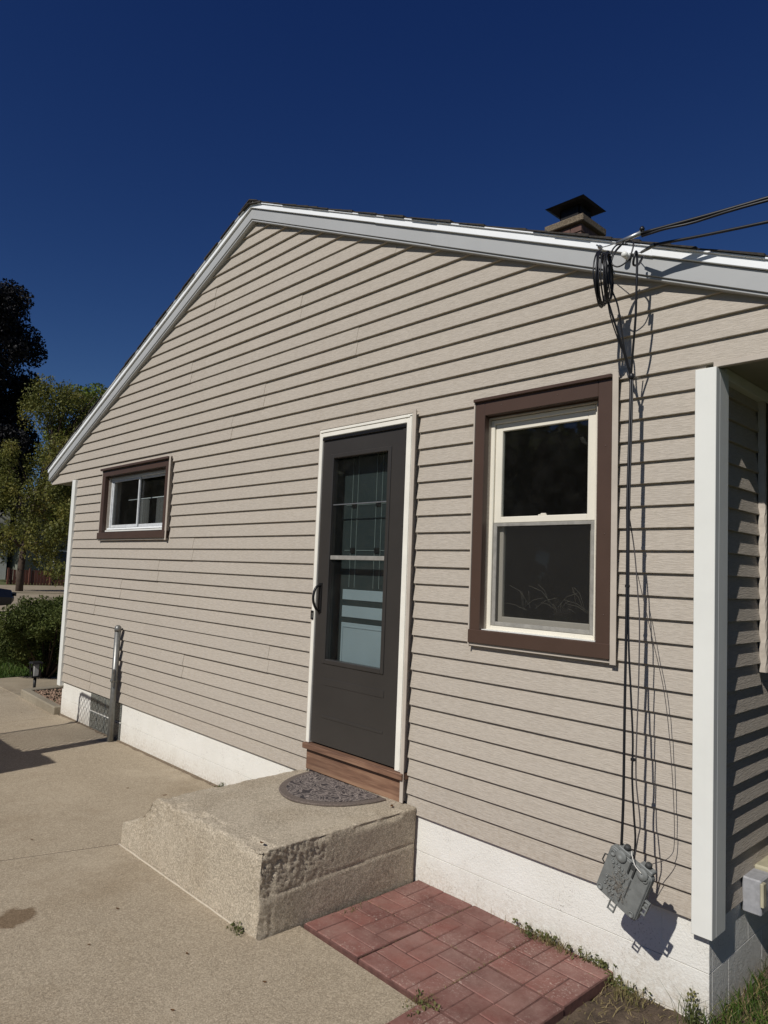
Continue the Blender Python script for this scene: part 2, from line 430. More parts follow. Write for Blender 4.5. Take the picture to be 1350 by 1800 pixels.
class MB:
    """collects shapes for ONE mesh object"""
    def __init__(self):
        self.v, self.f, self.s = [], [], []

    def add(self, vs, fs, smooth=False):
        o = len(self.v)
        self.v += [tuple(p) for p in vs]
        self.f += [tuple(i + o for i in q) for q in fs]
        self.s += [smooth] * len(fs)
        return self

    def box(self, x0, x1, y0, y1, z0, z1):
        return self.hexa([(x0, y0, z0), (x1, y0, z0), (x1, y1, z0), (x0, y1, z0), (x0, y0, z1), (x1, y0, z1), (x1, y1, z1), (x0, y1, z1)])

    def hexa(self, p):
        return self.add(p, [(3, 2, 1, 0), (4, 5, 6, 7), (0, 1, 5, 4), (1, 2, 6, 5), (2, 3, 7, 6), (3, 0, 4, 7)])

    def prism(self, poly, y0, y1):
        """polygon of (x, z) extruded along y"""
        n = len(poly)
        vs = [(x, y0, z) for x, z in poly] + [(x, y1, z) for x, z in poly]
        area = sum(poly[i][0] * poly[(i + 1) % n][1] - poly[(i + 1) % n][0] * poly[i][1] for i in range(n))
        fs = [tuple(range(n)), tuple(range(2 * n - 1, n - 1, -1))] + [(i + n, (i + 1) % n + n, (i + 1) % n, i) for i in range(n)]
        if area < 0:
            fs = [tuple(reversed(q)) for q in fs]
        return self.add(vs, fs)

    def prism_z(self, poly, z0, z1):
        n = len(poly)
        vs = [(x, y, z0) for x, y in poly] + [(x, y, z1) for x, y in poly]
        area = sum(poly[i][0] * poly[(i + 1) % n][1] - poly[(i + 1) % n][0] * poly[i][1] for i in range(n))
        fs = [tuple(range(n - 1, -1, -1)), tuple(range(n, 2 * n))] + [(i, (i + 1) % n, (i + 1) % n + n, i + n) for i in range(n)]
        if area < 0:
            fs = [tuple(reversed(q)) for q in fs]
        return self.add(vs, fs)

    def tube(self, pts, r, seg=8, closed=False, caps=True):
        pts = [Vector(p) for p in pts]
        n = len(pts)
        rr = r if isinstance(r, (list, tuple)) else [r] * n
        vs, fs = [], []
        prev = None
        for i in range(n):
            a = pts[i - 1] if (i > 0 or closed) else pts[i]
            c = pts[(i + 1) % n] if (i < n - 1 or closed) else pts[i]
            d = (c - a)
            d = d.normalized() if d.length > 1e-9 else Vector((0, 0, 1))
            if prev is None:
                ref = Vector((0, 0, 1)) if abs(d.z) < 0.9 else Vector((1, 0, 0))
                uu = d.cross(ref).normalized()
            else:
                uu = (prev - d * prev.dot(d))
                uu = uu.normalized() if uu.length > 1e-6 else d.orthogonal().normalized()
            prev = uu
            ww = d.cross(uu)
            for k in range(seg):
                a_ = 2 * math.pi * k / seg
                vs.append(pts[i] + (uu * math.cos(a_) + ww * math.sin(a_)) * rr[i])
        m_ = n if closed else n - 1
        for i in range(m_):
            j = (i + 1) % n
            for k in range(seg):
                l = (k + 1) % seg
                fs.append((i * seg + k, i * seg + l, j * seg + l, j * seg + k))
        if caps and not closed:
            fs.append(tuple(range(seg - 1, -1, -1)))
            fs.append(tuple((n - 1) * seg + k for k in range(seg)))
        return self.add(vs, fs, True)

    def lathe(self, prof, c, axis='Z', seg=16):
        """profile of (radius, height) turned about an axis through c"""
        vs, fs = [], []
        for r, h in prof:
            for k in range(seg):
                a = 2 * math.pi * k / seg
                p = (r * math.cos(a), r * math.sin(a), h)
                if axis == 'Y':
                    p = (p[0], h, p[1])
                elif axis == 'X':
                    p = (h, p[0], p[1])
                vs.append((c[0] + p[0], c[1] + p[1], c[2] + p[2]))
        n = len(prof)
        for i in range(n - 1):
            for k in range(seg):
                l = (k + 1) % seg
                fs.append((i * seg + k, i * seg + l, (i + 1) * seg + l, (i + 1) * seg + k))
        fs.append(tuple(range(seg - 1, -1, -1)))
        fs.append(tuple((n - 1) * seg + k for k in range(seg)))
        return self.add(vs, fs, True)

    def mesh(self, name, mat, bevel=0.0, fix=True):
        me = bpy.data.meshes.new(name)
        me.from_pydata(self.v, [], self.f)
        me.polygons.foreach_set('use_smooth', self.s)
        if bevel or fix:
            bm = bmesh.new(); bm.from_mesh(me)
            if fix:
                bmesh.ops.recalc_face_normals(bm, faces=bm.faces)
            if bevel:
                es = [e for e in bm.edges if len(e.link_faces) == 2 and e.calc_face_angle(0) > 0.6]
                bmesh.ops.bevel(bm, geom=es, offset=bevel, segments=1, affect='EDGES', clamp_overlap=True)
            bm.to_mesh(me); bm.free()
        if mat:
            me.materials.append(M[mat])
        me.update()
        return me

    def build(self, name, mat, parent=None, bevel=0.0, fix=True):
        return place(name, self.mesh(name, mat, bevel, fix), parent)


def place(name, me, parent=None, loc=(0, 0, 0), rot=(0, 0, 0)):
    o = bpy.data.objects.new(name, me)
    COL.objects.link(o)
    o.location = loc
    o.rotation_euler = rot
    if parent is not None:
        o.parent = parent
        if parent.type == 'EMPTY':
            o.matrix_parent_inverse = Matrix.Translation(-Vector(parent.location))
    return o


def thing(name, label, cat, loc=(0, 0, 0), group=None, kind=None):
    o = bpy.data.objects.new(name, None)
    COL.objects.link(o)
    o.location = loc
    o.empty_display_size = 0.1
    if label: o['label'] = label
    if cat: o['category'] = cat
    if group: o['group'] = group
    if kind: o['kind'] = kind
    return o


def tag(o, label=None, cat=None, group=None, kind=None):
    if label: o['label'] = label
    if cat: o['category'] = cat
    if group: o['group'] = group
    if kind: o['kind'] = kind
    return o


def G(x):
    """height of the concrete, which falls slightly towards the left end of the house"""
    return -0.355 - 0.005 * max(0.0, min(9.0, -x - 3.0))


def smooth_path(pts, n=6):
    """Catmull-Rom through the given points"""
    P = [Vector(p) for p in pts]
    P = [2 * P[0] - P[1]] + P + [2 * P[-1] - P[-2]]
    out = []
    for i in range(1, len(P) - 2):
        for k in range(n):
            s = k / n
            out.append(0.5 * ((2 * P[i]) + (P[i + 1] - P[i - 1]) * s + (2 * P[i - 1] - 5 * P[i] + 4 * P[i + 1] - P[i + 2]) * s * s + (3 * P[i] - P[i - 1] - 3 * P[i + 1] + P[i + 2]) * s ** 3))
    out.append(P[-2])
    return out


# ------------------------------------------------------------------ ground, driveway, patio
g = MB().add([(-500, -500, -0.47), (500, -500, -0.47), (500, 500, -0.47), (-500, 500, -0.47)], [(0, 1, 2, 3)]).build('ground', 'turf')
tag(g, kind='structure')


def grid_sheet(name, mat, x0, x1, y0, y1, step, hfun, parent=None):
    nx, ny = max(2, int((x1 - x0) / step) + 1), max(2, int((y1 - y0) / step) + 1)
    vs = [(x0 + (x1 - x0) * i / (nx - 1), y0 + (y1 - y0) * j / (ny - 1)) for j in range(ny) for i in range(nx)]
    vs = [(x, y, hfun(x, y)) for x, y in vs]
    fs = [(j * nx + i, j * nx + i + 1, (j + 1) * nx + i + 1, (j + 1) * nx + i) for j in range(ny - 1) for i in range(nx - 1)]
    me = bpy.data.meshes.new(name)
    me.from_pydata(vs, [], fs)
    me.polygons.foreach_set('use_smooth', [True] * len(fs))
    me.materials.append(M[mat])
    return place(name, me, parent)


def soil_h(x, y):
    p = Vector((x, y, 0))
    return -0.405 + 0.018 * mnoise.noise(p * 5) + 0.010 * mnoise.noise(p * 17) + 0.005 * mnoise.noise(p * 45) + (0.03 if x > -1.2 and y > 0.05 else 0.0) * min(1, (x + 1.25) * 4)


tag(grid_sheet('soil_bed', 'soil', -1.70, 0.6, -1.6, 1.6, 0.02, soil_h), kind='structure')

drive = thing('driveway', None, None, (-5, -1.5, -0.36), kind='structure')


def slab(poly, top=0.0, thick=0.10):
    """a concrete slab: polygon in plan, top following the fall of the ground, bevelled arris"""
    n = len(poly)
    vs = [(x, y, G(x) + top - thick) for x, y in poly] + [(x, y, G(x) + top) for x, y in poly]
    fs = [tuple(range(n - 1, -1, -1)), tuple(range(n, 2 * n))] + [(i, (i + 1) % n, (i + 1) % n + n, i + n) for i in range(n)]
    return MB().add(vs, fs).build('concrete_slab', 'driveway', drive, 0.006)


# joint from the step's front corner runs out across the drive
slab([(-4.363, -1.06), (-2.85, -1.045), (-2.845, -0.812), (-2.03, -0.828), (-2.02, -3.2), (-1.9, -6.5), (-5.86, -6.5)])
slab([(-8.42, 0.02), (-8.33, -0.8), (-7.6, -6.5), (-5.875, -6.5), (-4.378, -1.06), (-4.375, 0.02)], -0.001)
slab([(-10.9, 0.0), (-10.6, -6.5), (-7.612, -6.5), (-8.342, -0.8), (-8.432, 0.0)], -0.002)
slab([(-2.008, -0.86), (-1.62, -0.87), (-1.3, -6.5), (-1.885, -6.5), (-2.005, -3.2)], -0.05)

# dirt lying in the joints
for a_, b_ in [((-4.370, -1.06), (-5.868, -6.5)), ((-8.426, 0.0), (-8.336, -0.8)), ((-8.336, -0.8), (-7.606, -6.5))]:
    w_ = 0.011
    MB().add([(a_[0] - w_, a_[1], G(a_[0]) - 0.006), (a_[0] + w_, a_[1], G(a_[0]) - 0.006), (b_[0] + w_, b_[1], G(b_[0]) - 0.006), (b_[0] - w_, b_[1], G(b_[0]) - 0.006)], [(0, 1, 2, 3)]).build('joint_dirt', 'joint_soil', drive)

gv_, gf_ = [], []
for i in range(240):
    x = -8.50 + 4.12 * i / 239
    w_ = 0.010 + 0.022 * max(0.0, 0.4 + mnoise.noise(Vector((x * 7, 0, 0))) + 0.5 * mnoise.noise(Vector((x * 31, 4, 0))))
    gv_ += [(x, 0.026, G(x) + 0.010), (x, 0.020 - w_, G(x) + 0.0015)]
gf_ = [(2 * i, 2 * i + 1, 2 * i + 3, 2 * i + 2) for i in range(239)]
MB().add(gv_, gf_).build('grit_line', 'grit', drive, 0, False)

# path that turns behind the far end of the house
pv = MB(); pv.prism_z([(-11.5, -0.02), (-10.93, 0.008), (-9.87, 0.008), (-9.94, 0.14), (-10.03, 1.31), (-10.0, 6), (-11.0, 6), (-11.1, 1.2), (-11.55, 0.55)], -0.46, -0.392)
tag(pv.build('path', 'street', None, 0.006), kind='structure')

# patio of red stones: each stone is moulded as eight bricks in basket weave
patio = thing('patio', None, None, (-2.2, -0.4, -0.4), kind='structure')
S = 0.400
stone_me = MB().box(-S / 2, S / 2, -S / 2, S / 2, -0.052, -0.0035).mesh('patio_stone', 'paver_joint', 0.003)
brick_h = MB().box(-0.0965, 0.0965, -0.047, 0.047, -0.007, 0.0).mesh('brick', 'paver', 0.0035)
brick_v = MB().box(-0.047, 0.047, -0.0965, 0.0965, -0.007, 0.0).mesh('brick', 'paver', 0.0035)
rnd = random.Random(3)
for i, j in [(0, 0), (0, 1), (1, 0), (1, 1), (2, 0), (2, 1), (2, 2), (1, 2)]:
    if (i, j) == (1, 2):
        continue
    cx, cy = -2.642 + 0.4025 * i, -0.174 - 0.4135 * j
    st = place('patio_stone', stone_me, patio, (cx, cy, -0.356 + rnd.uniform(-0.004, 0.003)), (rnd.uniform(-.012, .012), rnd.uniform(-.012, .012), rnd.uniform(-.012, .012)))
    st.scale = (1, 1.022, 1)
    for qx in (0, 1):
        for qy in (0, 1):
            horiz = (qx + qy + i + j) % 2 == 0
            for k in (-1, 1):
                lx, ly = -0.099 + 0.198 * qx, -0.099 + 0.198 * qy
                if horiz: ly += k * 0.0495
                else: lx += k * 0.0495
                place('brick', brick_h if horiz else brick_v, st, (lx, ly, rnd.uniform(-.0022, .0016)), (rnd.uniform(-.012, .012), rnd.uniform(-.012, .012), rnd.uniform(-.01, .01)))

# ------------------------------------------------------------------ the house
H = 0.1016                      # siding exposure
XL, XR = -8.52, -1.207          # ends of the gable wall
AX, AZ, SL = -4.905, 4.403, 0.4288
EAVE_L, EAVE_R = -9.30, -0.51


def zt(x):
    return AZ - SL * abs(x - AX)


house = thing('house', 'single-storey house clad in beige horizontal siding with a white foundation and dark storm door', 'house', (-4.9, 0.1, -0.4))

# wall core behind the siding, with openings
OPEN = [(-7.58, -6.20, 1.69, 2.29), (-3.85, -3.005, 0.19, 2.30), (-2.415, -1.752, 1.085, 2.25)]
core = MB()
xs = [XL + 0.03] + [v for o in OPEN for v in o[:2]] + [XR - 0.02]
for a, bb in [(xs[0], xs[1]), (xs[2], xs[3]), (xs[4], xs[5]), (xs[6], xs[7])]:
    core.box(a, bb, 0.022, 0.16, 0.004, 2.42)
for o in OPEN:
    core.box(o[0], o[1], 0.022, 0.16, 0.004, o[2]); core.box(o[0], o[1], 0.022, 0.16, o[3], 2.42)
core.prism([(EAVE_L + 0.08, 2.42), (EAVE_R - 0.08, 2.42), (EAVE_R - 0.08, zt(EAVE_R - 0.08) - 0.06), (AX, AZ - 0.06), (EAVE_L + 0.08, zt(EAVE_L + 0.08) - 0.06)], 0.022, 0.16)
core.build('gable_wall', 'siding', house)
MB().box(XR - 0.16, XR - 0.02, 0.17, 9.0, 0.004, 2.42).build('side_wall', 'siding', house)
MB().box(XL + 0.03, XL + 0.16, 0.17, 9.0, 0.004, 2.42).build('side_wall', 'siding', house)
MB().box(XL + 0.03, XR - 0.02, 8.86, 9.0, -0.05, 2.42).build('back_wall', 'siding', house)
MB().box(XL + 0.16, XR - 0.16, 0.16, 8.86, 0.05, 0.12).build('room_floor', 'room_floor', house)
MB().box(XL + 0.16, XR - 0.16, 0.16, 8.86, 2.42, 2.46).build('room_ceiling', 'room', house)
MB().box(-2.75, -2.65, 0.16, 4.0, 0.12, 2.42).build('partition', 'room', house)
MB().box(-5.2, -5.1, 0.16, 4.0, 0.12, 2.42).build('partition', 'room', house)
MB().box(XL + 0.16, XR - 0.16, 4.0, 4.1, 0.12, 2.42).build('partition', 'room', house)

# siding boards on the gable wall
CUT = [(-7.66, -6.095, 1.60, 2.36), (-3.872, -2.945, -0.1, 2.34), (-2.478, -1.64, 1.0, 2.345)]
SEAM = {30: [-5.86], 28: [-7.42, -3.55], 26: [-6.77, -4.64], 32: [-4.21], 14: [-5.63], 12: [-6.26], 10: [-7.06], 8: [-7.69], 6: [-6.45, -4.4], 4: [-5.68], 2: [-7.0], 0: [-7.67], 34: [-3.2], 36: [-5.5], 24: [-5.1], 20: [-1.9]}
BUTT, BACK = 0.0175, 0.0215


def board(n, xb0, xb1, xt0, xt1, dy, mb=None):
    z0, z1 = n * H, (n + 1) * H + 0.004
    prof = [(0.0, z0 + 0.0015), (0.0008, z0), (0.011, z0 - 0.001), (BACK, z0), (BACK, z1), (BUTT, z1)]
    k = len(prof)

    def xr(z, a, bb):
        s = (z - z0) / (z1 - z0)
        return a + (bb - a) * s
    vs = [(xr(z, xb0, xt0), y + dy, z) for y, z in prof] + [(xr(z, xb1, xt1), y + dy, z) for y, z in prof]
    fs = [tuple(range(k)), tuple(range(2 * k - 1, k - 1, -1))] + [(i + k, (i + 1) % k + k, (i + 1) % k, i) for i in range(k)]
    (mb or MB()).add(vs, fs).build('siding_board', 'siding', house)


rs = random.Random(11)
n = 0
while True:
    z0, z1 = n * H, (n + 1) * H
    if z0 > AZ - 0.20:
        break
    if n < 23:
        spans = [(XL + 0.055, XR - 0.02)]
    else:
        spans = [(-99, 99)]
    for (xa, xb, za, zb) in CUT:
        if z0 >= za - 0.02 and z1 <= zb + 0.02:
            out = []
            for a, bb in spans:
                if xa > a and xb < bb:
                    out += [(a, xa - 0.012), (xb + 0.012, bb)]
                else:
                    out.append((a, bb))
            spans = out
    for sx in SEAM.get(n - n % 2, []):
        out = []
        for a, bb in spans:
            if a + 0.2 < sx < bb - 0.2:
                out += [(a, sx), (sx - 0.02, bb)]
            else:
                out.append((a, bb))
        spans = out
    for a, bb in spans:
        a0 = a1 = a; b0 = b1 = bb
        if n >= 23:
            lim = lambda z, s: AX + s * (AZ - 0.115 - z) / SL
            a0, a1 = max(a, EAVE_L + 0.0, lim(z0, -1)), max(a, EAVE_L, lim(min(z1, AZ - 0.116), -1))
            b0, b1 = min(bb, EAVE_R, lim(z0, 1)), min(bb, EAVE_R, lim(min(z1, AZ - 0.116), 1))
            if b0 - a0 < 0.05:
                continue
        dy = rs.uniform(-0.0006, 0.0006)
        for sx in SEAM.get(n - n % 2, []):
            if abs(bb - sx) < 1e-6: dy -= 0.0032
        if n == 36 or n == 37: dy -= 0.0
        board(n, a0, b0, a1, b1, dy)
    n += 1

# siding boards on the end wall beyond the right corner (facing +X)
for n in range(0, 23):
    z0, z1 = n * H, (n + 1) * H + 0.004
    prof = [(0.0, z0 + 0.0015), (0.0008, z0), (0.011, z0 - 0.001), (BACK, z0), (BACK, z1), (BUTT, z1)]
    k = len(prof)
    ylim = (0.11, 0.608) if 9.5 * H < z0 + 0.06 else (0.11, 9.0)
    segs = [ylim] if ylim[1] < 1 else [ylim]
    if ylim[1] < 1:
        segs.append((1.60, 9.0))
    for ya, yb in segs:
        vs = [(XR - d + 0.002, ya, z) for d, z in prof] + [(XR - d + 0.002, yb, z) for d, z in prof]
        fs = [tuple(range(k)), tuple(range(2 * k - 1, k - 1, -1))] + [(i + k, (i + 1) % k + k, (i + 1) % k, i) for i in range(k)]
        MB().add(vs, fs).build('siding_board', 'siding', house)

# corner posts: hollow right-angled vinyl profile, leaning a touch like the wall
XO, XB = -1.168, -1.190          # outer edge at the head and at the foot
cp = MB()
top, bot = 2.31, -0.045
cp.hexa([(XB - 0.084, -0.022, bot), (XB, -0.022, bot), (XB, 0.018, bot), (XB - 0.084, 0.018, bot),
         (XO - 0.090, -0.022, top), (XO, -0.022, top), (XO, 0.018, top), (XO - 0.090, 0.018, top)])
cp.hexa([(XB - 0.05, 0.0185, bot), (XB, 0.0185, bot), (XB, 0.118, bot), (XB - 0.05, 0.118, bot),
         (XO - 0.08, 0.0185, top), (XO, 0.0185, top), (XO, 0.118, top), (XO - 0.08, 0.118, top)])
tag(cp.build('corner_trim', 'white_vinyl', house, 0.002), 'wide white corner trim at the right end of the wall')
MB().box(XL - 0.03, XL + 0.06, -0.022, 0.06, -0.055, 2.325).build('corner_trim', 'white_vinyl', house, 0.003)
tj = MB(); tj.box(XR - 0.012, XR + 0.03, 0.119, 9.0, 2.285, 2.336); tj.build('soffit_trim', 'white_vinyl', house, 0.002)

# soffits and eave ends
MB().box(XO - 0.1, EAVE_R, 0.024, 9.1, 2.337, 2.36).build('soffit', 'soffit', house)
MB().box(EAVE_L, XL + 0.1, 0.024, 9.1, 2.337, 2.36).build('soffit', 'soffit', house)
MB().box(EAVE_L - 0.02, EAVE_L, -0.01, 9.1, 2.335, zt(EAVE_L) - 0.03).build('eave_fascia', 'grey_fascia', house, 0.002)
MB().box(EAVE_R, EAVE_R + 0.02, -0.01, 9.1, 2.335, zt(EAVE_R) - 0.03).build('eave_fascia', 'grey_fascia', house, 0.002)
MB().box(XO - 0.02, EAVE_R, -0.004, 0.024, 2.312, 2.337).build('gable_bottom_trim', 'beige_trim', house, 0.002)
MB().box(EAVE_L, XL - 0.035, -0.004, 0.024, 2.318, 2.337).build('gable_bottom_trim', 'beige_trim', house, 0.002)


# unseen walls and ceiling added beyond the right corner to keep the recess dim
MB().box(0.95, 1.10, 0.0, 6.0, -0.45, 2.337).build('added_shade_wall', 'siding', house)
MB().box(EAVE_R + 0.021, 1.45, -0.004, 6.0, 2.337, 2.42).build('added_shade_ceiling', 'soffit', house)
MB().box(XR - 0.01, 0.95, 3.6, 3.75, -0.45, 2.337).build('added_back_wall', 'siding', house)


# rake trims: white top strip, grey fascia, thin lower strip
def rake(name, mat, s, xa, xb, ztop, zbot, y0, y1, label=None):
    """s=-1 left slope, +1 right slope; xa nearer the ridge"""
    z = lambda x, d: AZ - SL * abs(x - AX) - d
    poly = [(xa, z(xa, ztop)), (xb, z(xb, ztop)), (xb, z(xb, zbot)), (xa, z(xa, zbot))]
    o = MB().prism(poly, y0, y1).build(name, mat, house, 0.002)
    if label: o['label'] = label
    return o


for s in (-1, 1):
    end = EAVE_L - 0.02 if s < 0 else EAVE_R + 0.02
    cuts = [AX, AX - 2.3, end] if s < 0 else [AX, AX + 1.55, AX + 3.45, end]
    for i in range(len(cuts) - 1):
        a, bb = cuts[i], cuts[i + 1] + (0.015 * s if i < len(cuts) - 2 else 0)
        dy = -0.0015 * (i % 2)
        rake('rake_drip_edge', 'white_metal', s, a, bb, -0.004, 0.005, -0.066 + dy, 0.1)
        rake('rake_trim', 'white_metal', s, a, bb, 0.0055, 0.045 + 0.002 * (i % 2), -0.056 + dy, 0.02)
    cuts = [AX, AX - 2.9, end] if s < 0 else [AX, AX + 2.05, AX + 4.0, end]
    for i in range(len(cuts) - 1):
        a, bb = cuts[i], cuts[i + 1] + (0.012 * s if i < len(cuts) - 2 else 0)
        dy = -0.0015 * (i % 2)
        rake('rake_fascia', 'grey_fascia', s, a, bb, 0.048, 0.136 + 0.002 * (i % 2), -0.040 + dy, 0.02)
    rake('rake_moulding', 'grey_fascia', s, AX, end, 0.1385, 0.152, -0.032, 0.02)

# roof: decks with shingles stepping along the visible rake edge
for s in (-1, 1):
    end = EAVE_L - 0.06 if s < 0 else EAVE_R + 0.06
    z = lambda x, d: AZ - SL * abs(x - AX) + d
    roof = MB().prism([(AX, z(AX, 0.004)), (end, z(end, 0.004)), (end, z(end, -0.10)), (AX, z(AX, -0.10))], 0.03, 9.1)
    ro = roof.build('roof', 'shingle', house)
    rr = random.Random(5 + s)
    L = abs(end - AX); k = int(L / 0.13)
    for i in range(k):
        x0 = AX + s * (i * 0.13 - 0.04); x1 = AX + s * (i * 0.13 + 0.16 + rr.uniform(-.01, .02))
        lift = rr.uniform(0.004, 0.012) + (0.012 if rr.random() < 0.12 else 0)
        h0, h1 = 0.006, 0.010 + lift
        yf = -0.072 + rr.uniform(-0.012, 0.01)
        p = [(x0, z(x0, h0)), (x1, z(x1, h0)), (x1, z(x1, h1)), (x0, z(x0, h0 + 0.004))]
        MB().prism(p, yf, 9.1).build('shingle', 'shingle', ro)
rc = MB().prism([(AX - 0.12, zt(AX - 0.12) + 0.016), (AX, AZ + 0.012), (AX + 0.12, zt(AX + 0.12) + 0.016), (AX + 0.12, zt(AX + 0.12) + 0.024), (AX, AZ + 0.022), (AX - 0.12, zt(AX - 0.12) + 0.024)], -0.076, 9.1)
rc.build('ridge_cap', 'shingle', house)

# chimney
ch = MB(); CX, CY = -3.03, 2.0
ch.box(CX - 0.335, CX - 0.045, CY + 0.045, CY + 0.345, 2.4, 4.40)
chim = ch.build('chimney', 'mortar', house)
rb = random.Random(9)
for r in range(12):
    zc = 4.40 - 0.075 * (r + 1)
    off = 0.1 if r % 2 else 0.0
    for (fx0, fx1) in ([(0, .195), (.2, .30)] if r % 2 == 0 else [(0, .095), (.1, .30)]):
        MB().box(CX - 0.34 + fx0, CX - 0.34 + fx1, CY + 0.036, CY + 0.06, zc + 0.004, zc + 0.068).build('brick', 'chimney_brick', chim, 0.003)
    for (fy0, fy1) in ([(0, .095), (.1, .31)] if r % 2 == 0 else [(0, .195), (.2, .31)]):
        MB().box(CX - 0.06, CX - 0.036, CY + 0.0365 + fy0, CY + 0.04 + fy1, zc + 0.004, zc + 0.068).build('brick', 'chimney_brick', chim, 0.003)
cr = MB().box(CX - 0.38, CX, CY, CY + 0.393, 4.40, 4.462).build('crown', 'crown', chim, 0.006)
cap = MB()
cap.hexa([(CX - 0.345, CY + 0.02, 4.605), (CX - 0.015, CY + 0.02, 4.605), (CX - 0.015, CY + 0.35, 4.605), (CX - 0.345, CY + 0.35, 4.605),
          (CX - 0.375, CY - 0.005, 4.618), (CX + 0.005, CY - 0.005, 4.618), (CX + 0.005, CY + 0.38, 4.618), (CX - 0.375, CY + 0.38, 4.618)])
cap.hexa([(CX - 0.375, CY - 0.005, 4.618), (CX + 0.005, CY - 0.005, 4.618), (CX + 0.005, CY + 0.38, 4.618), (CX - 0.375, CY + 0.38, 4.618),
          (CX - 0.21, CY + 0.17, 4.66), (CX - 0.16, CY + 0.17, 4.66), (CX - 0.16, CY + 0.21, 4.66), (CX - 0.21, CY + 0.21, 4.66)])
capo = cap.build('chimney_cap', 'cap_metal', chim)
sk = MB()
for a, bb in [((CX - 0.275, CY + 0.095), (CX - 0.095, CY + 0.095)), ((CX - 0.095, CY + 0.095), (CX - 0.095, CY + 0.285)), ((CX - 0.095, CY + 0.285), (CX - 0.275, CY + 0.285)), ((CX - 0.275, CY + 0.285), (CX - 0.275, CY + 0.095))]:
    for i in range(31):
        x = a[0] + (bb[0] - a[0]) * i / 30; y = a[1] + (bb[1] - a[1]) * i / 30
        sk.box(x - 0.004, x + 0.004, y - 0.004, y + 0.004, 4.455, 4.607)
sk.build('spark_screen', 'cap_metal', chim)

# foundation of painted block
found = MB(); found.box(XL + 0.02, XR - 0.014, 0.034, 0.24, -1.0, 0.0); found.box(XR - 0.25, XR - 0.014, 0.24, 9.0, -1.0, 0.0)
found.box(XL + 0.02, XL + 0.25, 0.24, 9.0, -1.0, 0.0)
fo = found.build('foundation', 'white_block', house)
FX1 = XR - 0.012
bl = {}
def block(x0, x1, z0, z1, axis='x'):
    key = (round(x1 - x0, 3), axis)
    if key not in bl:
        w = x1 - x0
        mb = MB()
        if axis == 'x': mb.box(0, w, 0, 0.03, 0, 0.198)
        else: mb.box(0, 0.03, 0, w, 0, 0.198)
        bl[key] = mb.mesh('block', 'white_block', 0.0016)
    if axis == 'x': place('block', bl[key], fo, (x0, 0.0245, z0))
    else: place('block', bl[key], fo, (FX1 - 0.03, x0, z0))
GB = (-7.66, -6.88)
for r, z0 in enumerate((-0.2, -0.4, -0.6)):
    x = FX1
    first = 0.398 if r % 2 else 0.198
    i = 0
    while x > XL + 0.03:
        w = first if i == 0 else 0.3975
        xa = max(XL + 0.02, x - w)
        a, bb = xa, x
        if r < 2:
            if bb > GB[0] and a < GB[1]:
                if a < GB[0]: block(a, GB[0] - 0.004, z0 + 0.001, 0, 'x')
                if bb > GB[1]: block(GB[1] + 0.004, bb, z0 + 0.001, 0, 'x')
                x = xa; i += 1
                continue
        if bb - a > 0.03: block(a, bb, z0 + 0.001, 0, 'x')
        x = xa; i += 1
    y = 0.0551; i = 0
    while y < 2.5:
        w = 0.3975 if (r % 2 == 0 or i > 0) else 0.168
        block(y, y + w, z0 + 0.001, 0, 'y'); y += w + 0.003; i += 1
# glass block cellar window
gw = MB().box(GB[0], GB[1], 0.030, 0.0335, -0.40, 0.0).build('glass_block_window', 'mortar', house)
gm_ = MB().box(0, 0.184, 0, 0.012, 0, 0.184).mesh('glass_block', 'glass_block', 0.006)
for i in range(4):
    for j in range(2):
        place('glass_block', gm_, gw, (GB[0] + 0.008 + i * 0.193, 0.020, -0.196 - j * 0.197 + 0.004))
MB().box(GB[0], GB[1], 0.021, 0.031, -0.203, -0.196).build('mortar_joint', 'white_block', gw)


# ------------------------------------------------------------------ windows and door (parts of the house)
def frame_bars(mb, x0, x1, z0, z1, wl, wr, wb, wt_, y0, y1):
    mb.box(x0, x0 + wl, y0, y1, z0, z1); mb.box(x1 - wr, x1, y0, y1, z0, z1)
    mb.box(x0 + wl, x1 - wr, y0, y1, z0, z0 + wb); mb.box(x0 + wl, x1 - wr, y0, y1, z1 - wt_, z1)
    return mb


def j_channel(par, x0, x1, z0, z1, bottom=True, w=0.022, y0=-0.026):
    """thin beige channel that the cut boards run into"""
    mb = MB()
    mb.box(x1, x1 + w + 0.008, y0, y0 + 0.004, z0 - 0.02, z1 + 0.018)      # right lip, wide
    mb.box(x1, x1 + 0.003, y0 + 0.004, 0.02, z0 - 0.02, z1 + 0.018)
    mb.box(x0 - w * 0.4, x0, y0, 0.018, z0 - 0.02, z1 + 0.01)
    mb.box(x0, x1, y0 + 0.002, 0.018, z1, z1 + 0.01)
    if bottom:
        mb.box(x0, x1, y0 + 0.006, 0.018, z0 - 0.014, z0)
    return mb.build('siding_channel', 'beige_trim', par)


